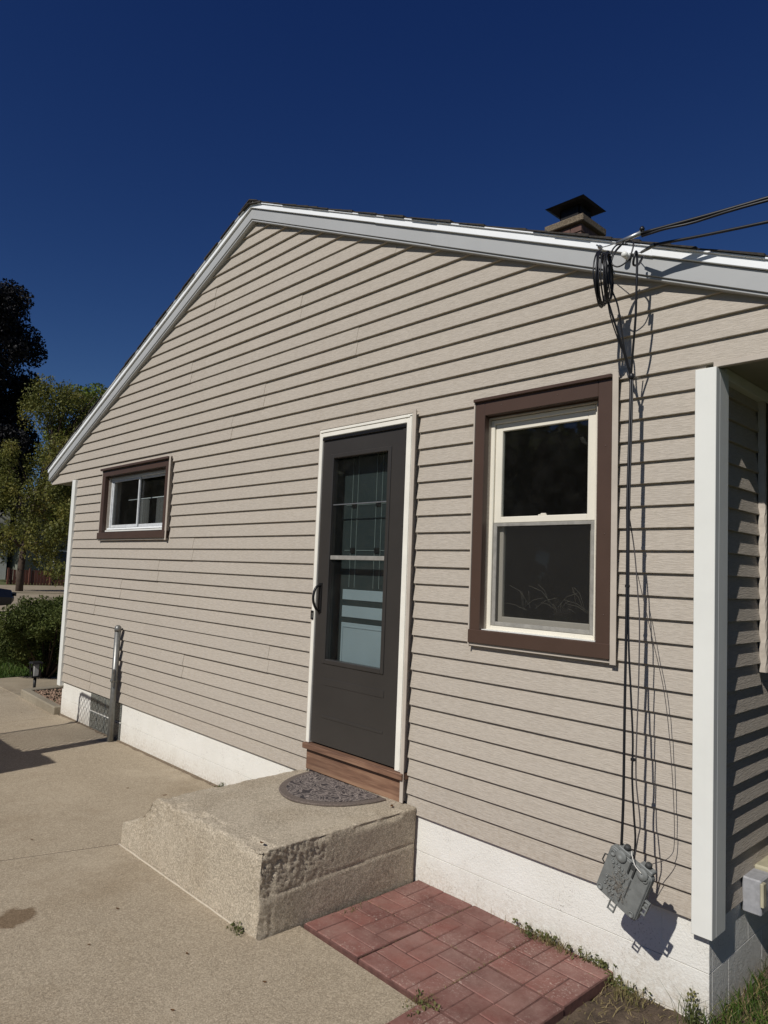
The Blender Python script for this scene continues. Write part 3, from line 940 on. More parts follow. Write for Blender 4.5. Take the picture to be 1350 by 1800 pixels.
# large double-hung window
win = MB()
frame_bars(win, -2.478, -1.648, 1.02, 2.352, 0.066, 0.074, 0.07, 0.088, -0.022, 0.02)
win_o = win.build('window', 'brown_paint', house, 0.003)
win_o['label'] = 'tall double-hung window in a wide brown casing'
MB().box(-2.482, -1.645, -0.034, 0.02, 1.018, 1.089).build('sill', 'brown_paint', win_o, 0.003)
MB().box(-2.482, -1.646, -0.040, 0.02, 2.345, 2.362).build('drip_cap', 'brown_paint', win_o, 0.002)
lin = MB(); frame_bars(lin, -2.43, -1.735, 1.075, 2.268, 0.012, 0.012, 0.012, 0.012, 0.0205, 0.16); lin.build('jamb_liner', 'brown_paint', win_o)
j_channel(win_o, -2.478, -1.6455, 1.016, 2.352)
fr_ = MB(); frame_bars(fr_, -2.418, -1.747, 1.0875, 2.248, 0.026, 0.026, 0.026, 0.024, 0.045, 0.12); fr_.build('vinyl_frame', 'cream_vinyl', win_o, 0.003)
us = MB(); frame_bars(us, -2.391, -1.774, 1.672, 2.223, 0.046, 0.046, 0.034, 0.042, 0.056, 0.082); uso = us.build('upper_sash', 'cream_vinyl', win_o, 0.003)
MB().box(-2.344, -1.821, 0.068, 0.072, 1.707, 2.180).build('pane', 'glass', uso)
lk = MB(); lk.box(-2.105, -2.055, 0.0575, 0.0665, 1.7065, 1.712); lk.box(-2.09, -2.06, 0.058, 0.066, 1.712, 1.718); lk.build('sash_lock', 'cream_vinyl', uso, 0.001)
ls = MB(); frame_bars(ls, -2.390, -1.775, 1.114, 1.690, 0.044, 0.044, 0.05, 0.03, 0.086, 0.112); lso = ls.build('lower_sash', 'cream_vinyl', win_o, 0.003)
MB().box(-2.345, -1.82, 0.098, 0.102, 1.165, 1.659).build('pane', 'glass', lso)
sc = MB(); frame_bars(sc, -2.390, -1.775, 1.1145, 1.671, 0.024, 0.020, 0.022, 0.018, 0.052, 0.064); sco = sc.build('screen', 'old_aluminium', win_o, 0.002)
MB().add([(-2.366, 0.058, 1.137), (-1.795, 0.058, 1.137), (-1.795, 0.058, 1.653), (-2.366, 0.058, 1.653)], [(0, 1, 2, 3)]).build('screen_mesh', 'screen', sco)
MB().box(-2.43, -1.735, -0.002, 0.05, 1.0865, 1.0935).build('inner_sill', 'white_vinyl', win_o)

nail = MB().lathe([(0.0035, -0.0225), (0.003, -0.0235), (0.0, -0.024)], (0, 0, 0), 'Y', 8).mesh('nail_head', 'brown_paint')
for x, z in [(-2.45, 1.25), (-2.45, 1.62), (-2.45, 2.0), (-1.68, 1.22), (-1.68, 1.6), (-1.68, 2.02), (-2.3, 2.31), (-1.95, 2.31)]:
    place('nail_head', nail, win_o, (x, 0, z))

# small horizontal sliding window
w2 = MB(); frame_bars(w2, -7.655, -6.125, 1.625, 2.372, 0.062, 0.066, 0.066, 0.075, -0.022, 0.02)
w2o = w2.build('window', 'brown_paint', house, 0.003)
w2o['label'] = 'small wide sliding window in a brown casing'
MB().box(-7.675, -6.118, -0.036, 0.02, 1.622, 1.690).build('sill', 'brown_paint', w2o, 0.003)
MB().box(-7.68, -6.12, -0.046, 0.02, 2.362, 2.385).build('drip_cap', 'brown_paint', w2o, 0.002)
lin = MB(); frame_bars(lin, -7.595, -6.19, 1.68, 2.30, 0.012, 0.012, 0.012, 0.012, 0.0205, 0.16); lin.build('jamb_liner', 'brown_paint', w2o)
j_channel(w2o, -7.655, -6.1245, 1.622, 2.374)
f2 = MB(); frame_bars(f2, -7.583, -6.202, 1.690, 2.288, 0.026, 0.026, 0.022, 0.026, 0.05, 0.11); f2.build('slider_frame', 'silver_aluminium', w2o, 0.003)
MB().box(-7.583, -6.202, 0.012, 0.05, 1.7, 1.716).build('inner_sill', 'white_vinyl', w2o, 0.002)
MB().box(-7.583, -6.202, 0.030, 0.05, 1.724, 1.740).build('sill_track', 'white_metal', w2o, 0.002)
for xa, xb, yy in [(-7.557, -6.905, 0.058), (-6.945, -6.228, 0.076)]:
    s_ = MB(); frame_bars(s_, xa, xb, 1.745, 2.262, 0.022, 0.022, 0.03, 0.024, yy, yy + 0.016)
    so = s_.build('sash', 'silver_aluminium', w2o, 0.002)
    MB().box(xa + 0.022, xb - 0.022, yy + 0.006, yy + 0.009, 1.775, 2.238).build('pane', 'glass', so)

# storm door in a white frame
dr = MB()
dr.box(-3.874, -3.842, -0.024, 0.05, 0.215, 2.357); dr.box(-3.018, -2.962, -0.024, 0.05, 0.215, 2.357)
dr.box(-3.842, -3.018, -0.024, 0.05, 2.302, 2.357)
dfo = dr.build('door_frame', 'white_frame', house, 0.004)
rb_ = MB(); rb_.box(-2.985, -2.968, -0.030, -0.024, 0.225, 2.345); rb_.box(-3.86, -2.968, -0.030, -0.024, 2.335, 2.352); rb_.build('frame_bead', 'white_frame', dfo, 0.002)
jc = MB(); jc.box(-2.960, -2.934, -0.030, -0.025, 0.05, 2.375); jc.box(-2.960, -2.956, -0.025, 0.02, 0.05, 2.375); jc.box(-3.882, -3.8755, -0.02, 0.02, 0.215, 2.366); jc.box(-3.874, -2.9605, -0.026, 0.02, 2.358, 2.368)
jc.build('siding_channel', 'beige_trim', dfo)
D = (-3.838, -3.022, 0.228, 2.290)
gl_ = (-3.716, -3.180, 0.785, 2.145)
sdm = MB()
sdm.box(D[0], gl_[0], -0.012, 0.026, D[2], D[3]); sdm.box(gl_[1], D[1], -0.012, 0.026, D[2], D[3])
sdm.box(gl_[0], gl_[1], -0.012, 0.026, D[2], gl_[2]); sdm.box(gl_[0], gl_[1], -0.012, 0.026, gl_[3], D[3])
sdo = sdm.build('storm_door', 'door_paint', house)
sdo['label'] = 'dark brown storm door with a tall glass panel'
tr_ = MB(); frame_bars(tr_, gl_[0] - 0.03, gl_[1] + 0.03, gl_[2] - 0.03, gl_[3] + 0.03, 0.03, 0.03, 0.03, 0.03, -0.020, -0.0125); tr_.build('glass_retainer', 'door_paint', sdo, 0.004)
MB().box(gl_[0], gl_[1], 0.002, 0.006, 1.47, gl_[3]).build('pane', 'glass', sdo)
MB().box(gl_[0], gl_[1], 0.010, 0.014, gl_[2], 1.47).build('pane', 'glass', sdo)
MB().box(gl_[0], gl_[1], -0.010, 0.010, 1.452, 1.480).build('meeting_rail', 'old_aluminium', sdo, 0.002)
MB().box(gl_[0], gl_[1], -0.004, 0.001, 1.821, 1.829).build('screen_bar', 'steel', sdo, 0.001)
for za, zb in [(0.615, 0.66), (0.40, 0.418)]:
    MB().box(-3.73, -3.14, -0.0155, -0.0125, za, zb).build('embossed_bar', 'door_paint', sdo, 0.003)
MB().box(D[1] - 0.03, D[1], -0.0165, -0.0125, D[2], D[3]).build('hinge_rail', 'door_paint', sdo, 0.002)
for z in (0.5, 1.15, 1.7, 2.15):
    MB().box(D[1] - 0.012, D[1] + 0.006, -0.021, -0.017, z - 0.04, z + 0.04).build('hinge', 'door_paint', sdo, 0.002)
MB().box(D[0], D[1], -0.026, -0.0125, D[3] - 0.012, D[3] + 0.006).build('top_drip_strip', 'black_metal', sdo, 0.002)
hd = MB(); hd.box(-3.815, -3.782, -0.018, -0.0125, 1.09, 1.29)
hd.tube(smooth_path([(-3.80, -0.018, 1.275), (-3.80, -0.05, 1.262), (-3.803, -0.068, 1.22), (-3.803, -0.068, 1.165), (-3.80, -0.045, 1.115), (-3.80, -0.018, 1.105)], 5), 0.009, 8)
hd.build('handle', 'black_metal', sdo)
sk_ = MB(); frame_bars(sk_, -3.872, -3.848, 1.04, 1.10, 0.006, 0.006, 0.010, 0.010, -0.034, -0.0245); sk_.build('strike_plate', 'black_metal', dfo, 0.002)
# inner door and reveal
rv = MB(); rv.box(-3.849, -3.745, 0.051, 0.125, 0.225, 2.30); rv.box(-3.115, -3.006, 0.051, 0.125, 0.225, 2.30); rv.box(-3.745, -3.115, 0.051, 0.125, 2.2, 2.30)
rv.build('door_reveal', 'inner_dark', house)
idm = MB(); idm.box(-3.745, -3.115, 0.105, 0.145, 0.225, 2.2)
ido = idm.build('inner_door', 'inner_dark', house)
ido['label'] = 'inner door, pale blue below with shadow bands put in as dark gaps, seen through the storm door glass'
for za, zb in [(1.185, 1.255), (1.068, 1.145), (0.45, 1.032)]:  # pale strips on the dark door; the gaps put bar shadows into the colour
    o_ = MB().box(-3.70, -3.125, 0.100, 0.1045, za, zb).build('panel', 'inner_pale', ido, 0.002)
o_ = MB(); frame_bars(o_, -3.69, -3.135, 0.47, 1.012, 0.012, 0.012, 0.012, 0.012, 0.096, 0.0995); o_.build('panel_moulding', 'inner_pale', ido, 0.002)
cm = MB()
for x in (-3.64, -3.585, -3.40, -3.345):
    cm.box(x - 0.002, x + 0.002, 0.1015, 0.1045, 1.27, 2.17)
for z in (1.52, 1.83):
    cm.box(-3.70, -3.125, 0.1005, 0.1014, z - 0.002, z + 0.002)
cm.build('leaded_line', 'lead_came', ido)
for x in (-3.6125, -3.3725):
    for z in (1.52, 1.83):
        MB().box(x - 0.026, x + 0.026, 0.0985, 0.1004, z - 0.018, z + 0.018).build('corner_square', 'black_metal', ido)
# timber threshold
MB().box(-3.882, -2.936, -0.046, 0.02, 0.178, 0.214).build('threshold', 'sill_wood', house, 0.003)
MB().box(-3.872, -2.962, -0.012, 0.02, 0.040, 0.1775).build('kick_board', 'sill_wood', house, 0.002)

# window on the end wall: brown frame edge and buckled channel
ew = MB(); ew.box(XR - 0.01, XR + 0.022, 0.624, 0.72, 0.99, 2.30); ew.box(XR - 0.01, XR + 0.022, 1.48, 1.56, 0.99, 2.30); ew.box(XR - 0.01, XR + 0.022, 0.72, 1.48, 0.99, 1.06); ew.box(XR - 0.01, XR + 0.022, 0.72, 1.48, 2.22, 2.30)
ewo = ew.build('window', 'brown_paint', house, 0.003)
ewo['label'] = 'brown-framed window around the right corner, mostly out of view'
MB().box(XR - 0.03, XR - 0.026, 0.72, 1.48, 1.06, 2.22).build('pane', 'glass', ewo)
cv, cf = [], []
for i in range(60):
    z = 0.975 + i * (2.335 - 0.975) / 59
    wob = 0.0035 * math.sin(z / H * 2 * math.pi)
    cv += [(XR - 0.004, 0.600, z), (XR + 0.024 + wob, 0.602 + wob * 0.6, z), (XR + 0.028, 0.617 + wob, z), (XR - 0.004, 0.6235, z)]
for i in range(59):
    for k in range(3):
        cf.append((i * 4 + k, i * 4 + k + 1, i * 4 + 5 + k, i * 4 + 4 + k))
MB().add(cv, cf).build('siding_channel', 'beige_trim', ewo)

# ------------------------------------------------------------------ concrete step
def solid_to_rough(mb, name, mat, voxel, disp, parent=None):
    me = mb.mesh('tmp', None)
    o = bpy.data.objects.new('tmp', me); COL.objects.link(o)
    md = o.modifiers.new('r', 'REMESH'); md.mode = 'VOXEL'; md.voxel_size = voxel
    dg = bpy.context.evaluated_depsgraph_get()
    ev = o.evaluated_get(dg)
    out = bpy.data.meshes.new_from_object(ev)
    bpy.data.objects.remove(o); bpy.data.meshes.remove(me)
    bm = bmesh.new(); bm.from_mesh(out)
    for _ in range(6):
        bmesh.ops.smooth_vert(bm, verts=bm.verts, factor=0.5, use_axis_x=True, use_axis_y=True, use_axis_z=True)
    bm.normal_update()
    for v in bm.verts:
        v.co += v.normal * disp(v.co, v.normal)
    bm.to_mesh(out); bm.free()
    out.polygons.foreach_set('use_smooth', [True] * len(out.polygons))
    out.materials.clear(); out.materials.append(M[mat]); out.name = name
    return place(name, out, parent)


def step_disp(p, n):
    q = Vector(p)
    d = 0.0030 * mnoise.noise(q * 6) + 0.0008 * mnoise.noise(q * 33) + 0.0013 * mnoise.noise(q * 85)
    # spalled patches at the worn left end, along the arrises and at the near corner
    worn = max(0.0, 1 - abs(q.x + 4.08) / 0.36) * max(0.0, 1 - abs(q.z + 0.08) / 0.24)
    d -= worn * (0.012 + 0.02 * abs(mnoise.noise(q * 9)) + 0.02 * abs(mnoise.noise(q * 36)))
    e = max(0.0, 1 - abs(q.z - 0.03) / 0.03) * (1 if (q.y < -0.98 or q.x > -2.9 or q.x < -3.9) else 0)
    d -= e * (max(0.0, mnoise.noise(q * 7) - 0.02) * 0.06 + 0.008 * abs(mnoise.noise(q * 40)))
    if n.x > 0.7:      # honeycombed face on the shady side
        k = max(0.0, 1 - abs(q.y + 0.9) / 0.42) * max(0.0, 1 - abs(q.z + 0.04) / 0.16)
        d -= k * 0.016 * abs(mnoise.noise(q * 30)) + k * 0.024 * abs(mnoise.noise(q * 66))
    if n.y < -0.7:      # stones showing where the skin has gone, upper left
        k = max(0.0, 1 - abs(q.x + 3.75) / 0.45) * max(0.0, 1 - abs(q.z + 0.03) / 0.14)
        d -= k * 0.020 * abs(mnoise.noise(q * 48))
    if n.x > 0.7:       # shutter board line across the side
        d -= 0.005 * max(0.0, 1 - abs(q.z + 0.155 - 0.02 * q.y) / 0.010)
        d += 0.003 if q.z < -0.155 + 0.02 * q.y else 0.0
    if q.x > -2.92 and q.y < -0.97:
        d -= 0.016 * max(0.0, mnoise.noise(q * 11)) + 0.010 * abs(mnoise.noise(q * 34))
    return d


step_t = thing('concrete_step', 'worn pale concrete doorstep block with a rough pitted right side', 'step', (-3.5, -0.5, -0.36))
sp = MB().prism([(-4.362, -0.62), (-4.362, -0.232), (-4.25, -0.19), (-4.10, -0.115), (-4.00, -0.02), (-3.935, 0.026), (-2.845, 0.046), (-2.868, -0.62)], -1.058, 0.006)
solid_to_rough(sp, 'block', 'step', 0.0088, step_disp, step_t)
cb = MB(); pts = [(x, -1.064 + 0.003 * mnoise.noise(Vector((x * 9, 0, 0))), G(x) + 0.002) for x in np.linspace(-4.36, -3.02, 34)]
cb.tube(pts, [0.0055 + 0.004 * mnoise.noise(Vector((i * 0.7, 3, 0))) for i in range(34)], 6); cb.build('sealant_bead', 'caulk', step_t)

# half-round door mat
mt = thing('door_mat', 'half-round dark patterned door mat lying on the concrete step', 'door mat', (-3.40, -0.06, 0.045))
def half(rx, ry, z0, z1, cy=-0.055, n=30):
    poly = [(-3.40 + rx * math.cos(a), cy - ry * math.sin(a)) for a in np.linspace(0, math.pi, n)]
    return MB().prism_z(poly, z0, z1)
half(0.36, 0.445, 0.040, 0.054).build('border', 'mat_border', mt, 0.004)
half(0.315, 0.395, 0.05405, 0.058, -0.06).build('pile', 'mat', mt, 0.002)

# ------------------------------------------------------------------ cables, clamps and box
LOCAL = set()


def cable(name, label, pts, r, mat='cable_black', cat='cable', n=8, group=None):
    p = smooth_path(pts, n)
    rr = random.Random(len(label))
    o = MB().tube(p, r, 8).build(name, mat)
    return tag(o, label, cat, group)


KNOT = (-1.500, -0.13, 2.300)
cable('cable', 'thick black cable hanging straight down, leftmost of those above the grey box', [KNOT, (-1.488, -.16, 2.089), (-1.470, -.21, 1.728), (-1.458, -.23, 1.530), (-1.447, -.255, 1.194), (-1.443, -.27, .845), (-1.440, -.28, .505), (-1.442, -.288, .315)], 0.0058)
cable('cable', 'black cable running beside the thickest one and bending right into the grey box', [(-1.492, -.128, 2.296), (-1.480, -.158, 2.089), (-1.462, -.207, 1.728), (-1.449, -.235, 1.433), (-1.436, -.255, 1.138), (-1.419, -.265, .918), (-1.404, -.275, .738), (-1.403, -.28, .595), (-1.392, -.285, .451), (-1.385, -.285, .36), (-1.390, -.283, .27)], 0.0042)
cable('cable', 'thin dark cable bowing out to the right of the hanging bundle', [(-1.476, -.205, 1.72), (-1.469, -.20, 1.672), (-1.452, -.18, 1.518), (-1.434, -.18, 1.326), (-1.421, -.19, 1.204), (-1.413, -.21, .96), (-1.400, -.25, .736), (-1.391, -.27, .583), (-1.368, -.28, .424), (-1.374, -.285, .36), (-1.392, -.284, .26)], 0.0028, 'cable_grey')
cable('cable', 'very thin wire drooping in a loop right of the grey box', [(-1.448, -.16, 1.42), (-1.41, -.10, 1.15), (-1.37, -.06, .90), (-1.345, -.045, .60), (-1.335, -.04, .32), (-1.345, -.06, .245), (-1.38, -.14, .225), (-1.40, -.24, .23)], 0.0016, 'cable_grey')
cable('cable', 'black cable from the coil under the eave down to the wall tie', [(-1.553, -.26, 2.649), (-1.538, -.24, 2.573), (-1.523, -.20, 2.475), (-1.510, -.16, 2.378), KNOT], 0.005)
cable('cable', 'black cable dropping from the right clamp to the wall tie', [(-1.462, -.10, 2.86), (-1.452, -.16, 2.80), (-1.446, -.22, 2.775), (-1.436, -.235, 2.80), (-1.432, -.225, 2.83), (-1.432, -.215, 2.80), (-1.436, -.21, 2.686), (-1.450, -.19, 2.54), (-1.475, -.16, 2.423), KNOT], 0.0052)
cable('cable', 'slack black loop hanging left of the white insulator', [(-1.515, -.19, 2.905), (-1.535, -.235, 2.84), (-1.545, -.25, 2.75), (-1.538, -.24, 2.68), (-1.522, -.21, 2.60), (-1.512, -.17, 2.42), (-1.497, -.132, 2.305)], 0.0038)
cable('cable', 'slack black loop passing under the white insulator', [(-1.505, -.18, 2.91), (-1.470, -.20, 2.90), (-1.447, -.22, 2.865), (-1.462, -.235, 2.80), (-1.50, -.245, 2.775), (-1.53, -.25, 2.79), (-1.546, -.25, 2.83), (-1.53, -.22, 2.89), (-1.50, -.17, 2.905)], 0.0036)
cable('cable', 'thin black cable arching over the coil below the eave', [(-1.50, -.19, 2.915), (-1.53, -.22, 2.87), (-1.548, -.25, 2.80), (-1.556, -.25, 2.70), (-1.552, -.24, 2.60), (-1.54, -.22, 2.52), (-1.52, -.18, 2.42)], 0.0032)
# coil: several loops of one spare cable, hung edge-on
co = MB()
hx, hy = -0.30, 0.954
rc_ = random.Random(21)
cc = Vector((-1.575, -0.262, 2.742))
pts = []
for k in range(6 * 20 + 1):
    a = 2 * math.pi * k / 20
    i = k // 20
    w_, h_ = 0.095 + 0.012 * math.sin(i * 2.1), 0.116 + 0.006 * math.cos(i * 1.7)
    offx = 0.0045 * (i % 4) - 0.006 + 0.006 * math.sin(a * 0.5)
    pts.append(cc + Vector((hx, hy, 0)) * (w_ * math.cos(a)) + Vector((hy, -hx, 0)) * (offx * 1.6) + Vector((0, 0, 1)) * (h_ * math.sin(a) - 0.004 * i))
pts = [p + 0.010 * Vector((mnoise.noise(p * 9 + Vector((k * 0.05, 0, 0))), mnoise.noise(p * 8 + Vector((0, k * 0.04, 0))), mnoise.noise(p * 7 + Vector((0, 0, k * 0.05))))) for k, p in enumerate(pts)]
co.tube(pts, 0.0036, 7)
tag(co.build('cable_coil', 'cable_black'), 'coil of spare black cable hung edge-on below the eave', 'cable coil')
co = MB(); pts = []
cc = Vector((-1.545, -0.262, 2.735))
for k in range(4 * 20 + 1):
    a = 2 * math.pi * k / 20; i = k // 20
    pts.append(cc + Vector((hx, hy, 0)) * ((0.07 + 0.012 * (i % 2)) * math.cos(a)) + Vector((hy, -hx, 0)) * (0.004 * i - 0.006) + Vector((0, 0, 1)) * ((0.104 + 0.006 * (i % 3)) * math.sin(a)))
co.tube(pts, 0.0030, 7)
tag(co.build('cable_coil', 'cable_black'), 'smaller coil of dark cable just right of the black coil', 'cable coil')
# drop cables to the utility pole
END = Vector((16.0, 5.9, 5.2))
for nm, lb, a, thr, rad, tw in [
    ('drop_cable', 'twisted pair of black drop cables, the upper one crossing the sky', (-1.419, -.205, 2.916), (-0.925, -.125, 2.930), 0.0075, True),
    ('drop_cable', 'single black drop cable, the lower one crossing the sky', (-1.385, -.15, 2.872), (-0.938, -.11, 2.838), 0.0068, False)]:
    a, b_ = Vector(a), Vector(thr)
    e = a + (b_ - a).normalized() * 17.0 + Vector((0, 0.5, 1.2 if tw else 1.6))
    P_ = [a, b_] + [a.lerp(e, s) - Vector((0, 0, 0.9 * s * (1 - s))) + Vector((0, 0, 0)) for s in (0.12, 0.25, 0.45, 0.7, 1.0)]
    # keep the near run straight through the second point
    dirv = (b_ - a).normalized()
    P_[2] = a + dirv * 2.0 + Vector((0, 0, 0.03))
    pth = smooth_path(P_, 10)
    mb = MB(); mb.tube(pth, rad, 8)
    if tw:
        q = [p + Vector((0, 0.004 * math.cos(i * 1.0), -0.012 + 0.002 * math.sin(i * 1.0))) for i, p in enumerate(pth)]
        mb.tube(q, 0.006, 8)
    tag(mb.build(nm, 'cable_black'), lb, 'cable')
# clamps on the fascia
c1 = thing('wedge_clamp', 'bright steel wedge clamp gripping the upper drop cable', 'clamp', (-1.5, -.19, 2.915))
MB().tube([(-1.540, -.200, 2.912), (-1.419, -.205, 2.918)], [0.007, 0.012], 8).build('wedge', 'steel', c1)
MB().tube([(-1.682, -.07, 2.985), (-1.62, -.14, 2.945), (-1.54, -.20, 2.912)], 0.0025, 6).build('bail', 'steel', c1)
MB().lathe([(0.010, 0), (0.012, 0.01), (0.006, 0.02)], (-1.415, -.205, 2.926)).build('bolt', 'cable_black', c1)
c2 = thing('wedge_clamp', 'dark wedge clamp gripping the lower drop cable', 'clamp', (-1.44, -.12, 2.88))
MB().tube([(-1.470, -.10, 2.882), (-1.385, -.15, 2.872)], [0.006, 0.010], 8).build('wedge', 'galvanised', c2)
MB().tube([(-1.505, -.07, 2.90), (-1.470, -.10, 2.882)], 0.0022, 6).build('bail', 'steel', c2)
MB().lathe([(0.010, -0.07), (0.010, -0.085), (0.004, -0.087), (0.004, -0.11)], (-1.690, 0, 2.984), 'Y').add([], []).build('eye_bolt', 'steel', c1)
kn = thing('insulator', 'white knob insulator screwed into the fascia behind the cables', 'insulator', (-1.56, -.07, 2.90))
MB().lathe([(0.012, -0.046), (0.015, -0.054), (0.015, -0.066), (0.009, -0.073), (0.015, -0.080), (0.015, -0.090), (0.007, -0.097)], (-1.560, 0, 2.905), 'Y').build('knob', 'white_vinyl', kn)
MB().lathe([(0.016, -0.0405), (0.016, -0.0455)], (-1.560, 0, 2.905), 'Y').build('base', 'black_rubber', kn)
# wall tie
tie = thing('cable_tie', 'black cable clip holding the hanging bundle to the siding', 'cable tie', (-1.5, -.1, 2.3))
MB().lathe([(0.004, 2.285), (0.013, 2.290), (0.013, 2.310), (0.004, 2.315)], (-1.497, -.13, 0), 'Z', 10).build('strap', 'cable_black', tie)
MB().tube([(-1.497, -.125, 2.298), (-1.512, 0.004, 2.322)], 0.003, 6).build('screw_hook', 'galvanised', tie)
for z, x, y in [(1.69, -1.466, -.208), (1.36, -1.452, -.242), (0.66, -1.403, -.277)]:
    mb = MB().box(x - 0.007, x + 0.011, y - 0.007, y + 0.007, z - 0.006, z + 0.006)
    tag(mb.build('cable_clip', 'cable_black', None, 0.002), {1.69: 'upper small black clip on the hanging cables beside the window', 1.36: 'middle small black clip on the hanging cables', 0.66: 'lowest small black clip on the hanging cables above the grey box'}[z], 'cable clip')

# grey connection box hanging from the cables
nb = bpy.data.objects.new('utility_box', None); COL.objects.link(nb); LOCAL.add(nb.name)
nb.location = (-1.430, -0.292, 0.175)
nb.rotation_euler = (math.radians(4), math.radians(23), math.radians(-4))
tag(nb, 'grey plastic cable junction box dangling crooked from black cables', 'utility box')


def lpart(name, mb, mat, bevel=0.0, parent=None):
    o = bpy.data.objects.new(name, mb.mesh(name, mat, bevel)); COL.objects.link(o); o.parent = parent or nb
    return o


def rrect(w, h, r, n=5):
    out = []
    for cx, cz, a0 in [(w - r, h - r, 0), (-w + r, h - r, 90), (-w + r, -h + r, 180), (w - r, -h + r, 270)]:
        for k in range(n):
            a = math.radians(a0 + 90 * k / (n - 1)); out.append((cx + r * math.cos(a), cz + r * math.sin(a)))
    return out


lpart('back_tray', MB().prism(rrect(0.098, 0.108, 0.016), -0.004, 0.024), 'box_plastic', 0.003)
lpart('plate', MB().prism(rrect(0.094, 0.104, 0.014), -0.0105, -0.0045), 'box_plastic', 0.003)
for sx in (-1, 1):
    for sz in (-1, 1):
        o = MB(); o.lathe([(0.0135, -0.0105), (0.0130, -0.0150), (0.0085, -0.0150), (0.0075, -0.0115), (0.0, -0.0115)], (sx * 0.076, 0, sz * 0.085), 'Y', 14)
        lpart('screw_boss', o, 'box_plastic')
rr = random.Random(4)
studs = [(-.062, .052), (-.048, .06), (-.055, .038), (-.034, .056), (-.028, .04), (-.018, .052), (-.036, .024), (-.014, .030), (-.07, .058), (-.066, -.02), (-.06, -.034), (-.048, -.026), (-.064, -.05), (-.045, -.046), (-.036, -.056), (-.024, -.044), (-.05, -.066), (-.034, -.072), (-.02, -.066), (-.03, -.03)]
for i, (x, z) in enumerate(studs):
    r_ = 0.0055 if i % 3 else 0.0075
    o = MB(); o.lathe([(r_, -0.0105), (r_ * 0.95, -0.0145), (r_ * 0.5, -0.0150), (r_ * 0.4, -0.0125), (0.0, -0.0125)], (x, 0, z), 'Y', 10)
    lpart('stud', o, 'box_plastic')
for (x0, x1, z0, z1) in [(.026, .031, -.045, .040), (.012, .017, -.080, -.040), (.004, .008, .010, .024), (.000, .004, -.012, .002)]:
    lpart('slot', MB().box(x0, x1, -0.0118, -0.0104, z0, z1), 'box_dark')
for i, (x, w_) in enumerate([(-.040, .030), (.060, .030)]):
    o = MB(); o.box(x - w_, x + w_, -0.004, 0.030, 0.109, 0.126)
    o.lathe([(0.026, -0.0105), (0.024, -0.019), (0.012, -0.021), (0.0, -0.021)], (x, 0, 0.098), 'Y', 16)
    lpart('cable_entry', o, 'box_plastic', 0.003)
    lpart('grommet', MB().lathe([(0.014, 0.1265), (0.012, 0.142), (0.008, 0.144)], (x, 0.012, 0), 'Z', 12), 'box_dark')
o = MB(); o.box(.004, .010, -0.020, -0.011, 0.060, 0.112); o.box(.026, .032, -0.020, -0.011, 0.056, 0.104); o.box(.004, .032, -0.016, -0.012, 0.085, 0.106)
lpart('top_latch', o, 'box_dark', 0.001)
o = MB(); o.box(-.020, -.015, -0.014, -0.006, -0.142, -0.090); o.box(.008, .013, -0.014, -0.006, -0.142, -0.090); o.box(-.015, .008, -0.013, -0.007, -0.142, -0.136); o.box(-.015, .008, -0.013, -0.007, -0.122, -0.116)
lpart('bottom_latch', o, 'box_plastic', 0.001)
o = MB(); o.box(.099, .122, 0.0, 0.012, -0.034, -0.028); o.box(.099, .122, 0.0, 0.012, -0.002, 0.004); o.box(.116, .122, 0.0, 0.012, -0.028, -0.002); o.box(.099, .120, 0.002, 0.010, -0.060, -0.054); o.box(.114, .120, 0.002, 0.010, -0.054, -0.034); o.lathe([(0.008, 0), (0.008, 0.012)], (.110, 0, -0.015), 'Y', 10)
lpart('side_latch', o, 'box_plastic', 0.001)
o = MB(); o.tube([(-.099, 0.010, 0.045), (-.114, 0.010, 0.040), (-.116, 0.010, 0.010), (-.099, 0.010, 0.0)], 0.003, 6)
lpart('hinge_loop', o, 'box_dark')
o = MB(); o.tube(smooth_path([(-.010, -0.012, 0.150), (.004, -0.028, 0.145), (.030, -0.030, 0.120), (.060, -0.026, 0.108)], 6), 0.0017, 6)
lpart('ground_wire', o, 'white_wire')
# dead grass and web caught on the box
wb = MB(); rw = random.Random(15)
for i in range(110):
    a = Vector((rw.gauss(-.012, .022), -0.012 - rw.random() * 0.010, rw.gauss(-.018, .032)))
    d_ = Vector((rw.uniform(-1, 1), rw.uniform(-.5, .1), rw.uniform(-1, 1))).normalized() * rw.uniform(0.008, 0.026)
    m_ = a + d_ * 0.5 + Vector((rw.uniform(-.004, .004), 0, rw.uniform(-.004, .004)))
    wb.tube([a, m_, a + d_], 0.00055, 3)
mw = nb.matrix_basis
wo = wb.build('caught_debris', 'dried_grass'); wo.parent = nb
wo['kind'] = 'stuff'

# beige meter housing on the end wall
mtb = thing('meter_box', 'weathered beige utility housing with grey bracket on the end wall at the right edge', 'meter box', (XR, 0.5, -0.02))
MB().box(XR - 0.004, XR + 0.075, 0.36, 0.50, -0.045, 0.105).build('bracket', 'meter_grey', mtb, 0.006)
MB().box(XR + 0.0755, XR + 0.09, 0.345, 0.38, 0.0, 0.10).build('bracket_lip', 'meter_beige', mtb, 0.003)
MB().box(XR - 0.004, XR + 0.13, 0.502, 0.78, -0.06, 0.12).build('housing', 'meter_beige', mtb, 0.008)
MB().box(XR + 0.1305, XR + 0.145, 0.515, 0.765, -0.045, 0.105).build('cover', 'meter_beige', mtb, 0.006)
MB().box(XR + 0.10, XR + 0.125, 0.488, 0.5015, -0.075, -0.005).build('hasp', 'white_vinyl', mtb, 0.003)
MB().box(XR + 0.04, XR + 0.12, 0.55, 0.70, 0.1205, 0.17).build('cable_hood', 'meter_beige', mtb, 0.008)
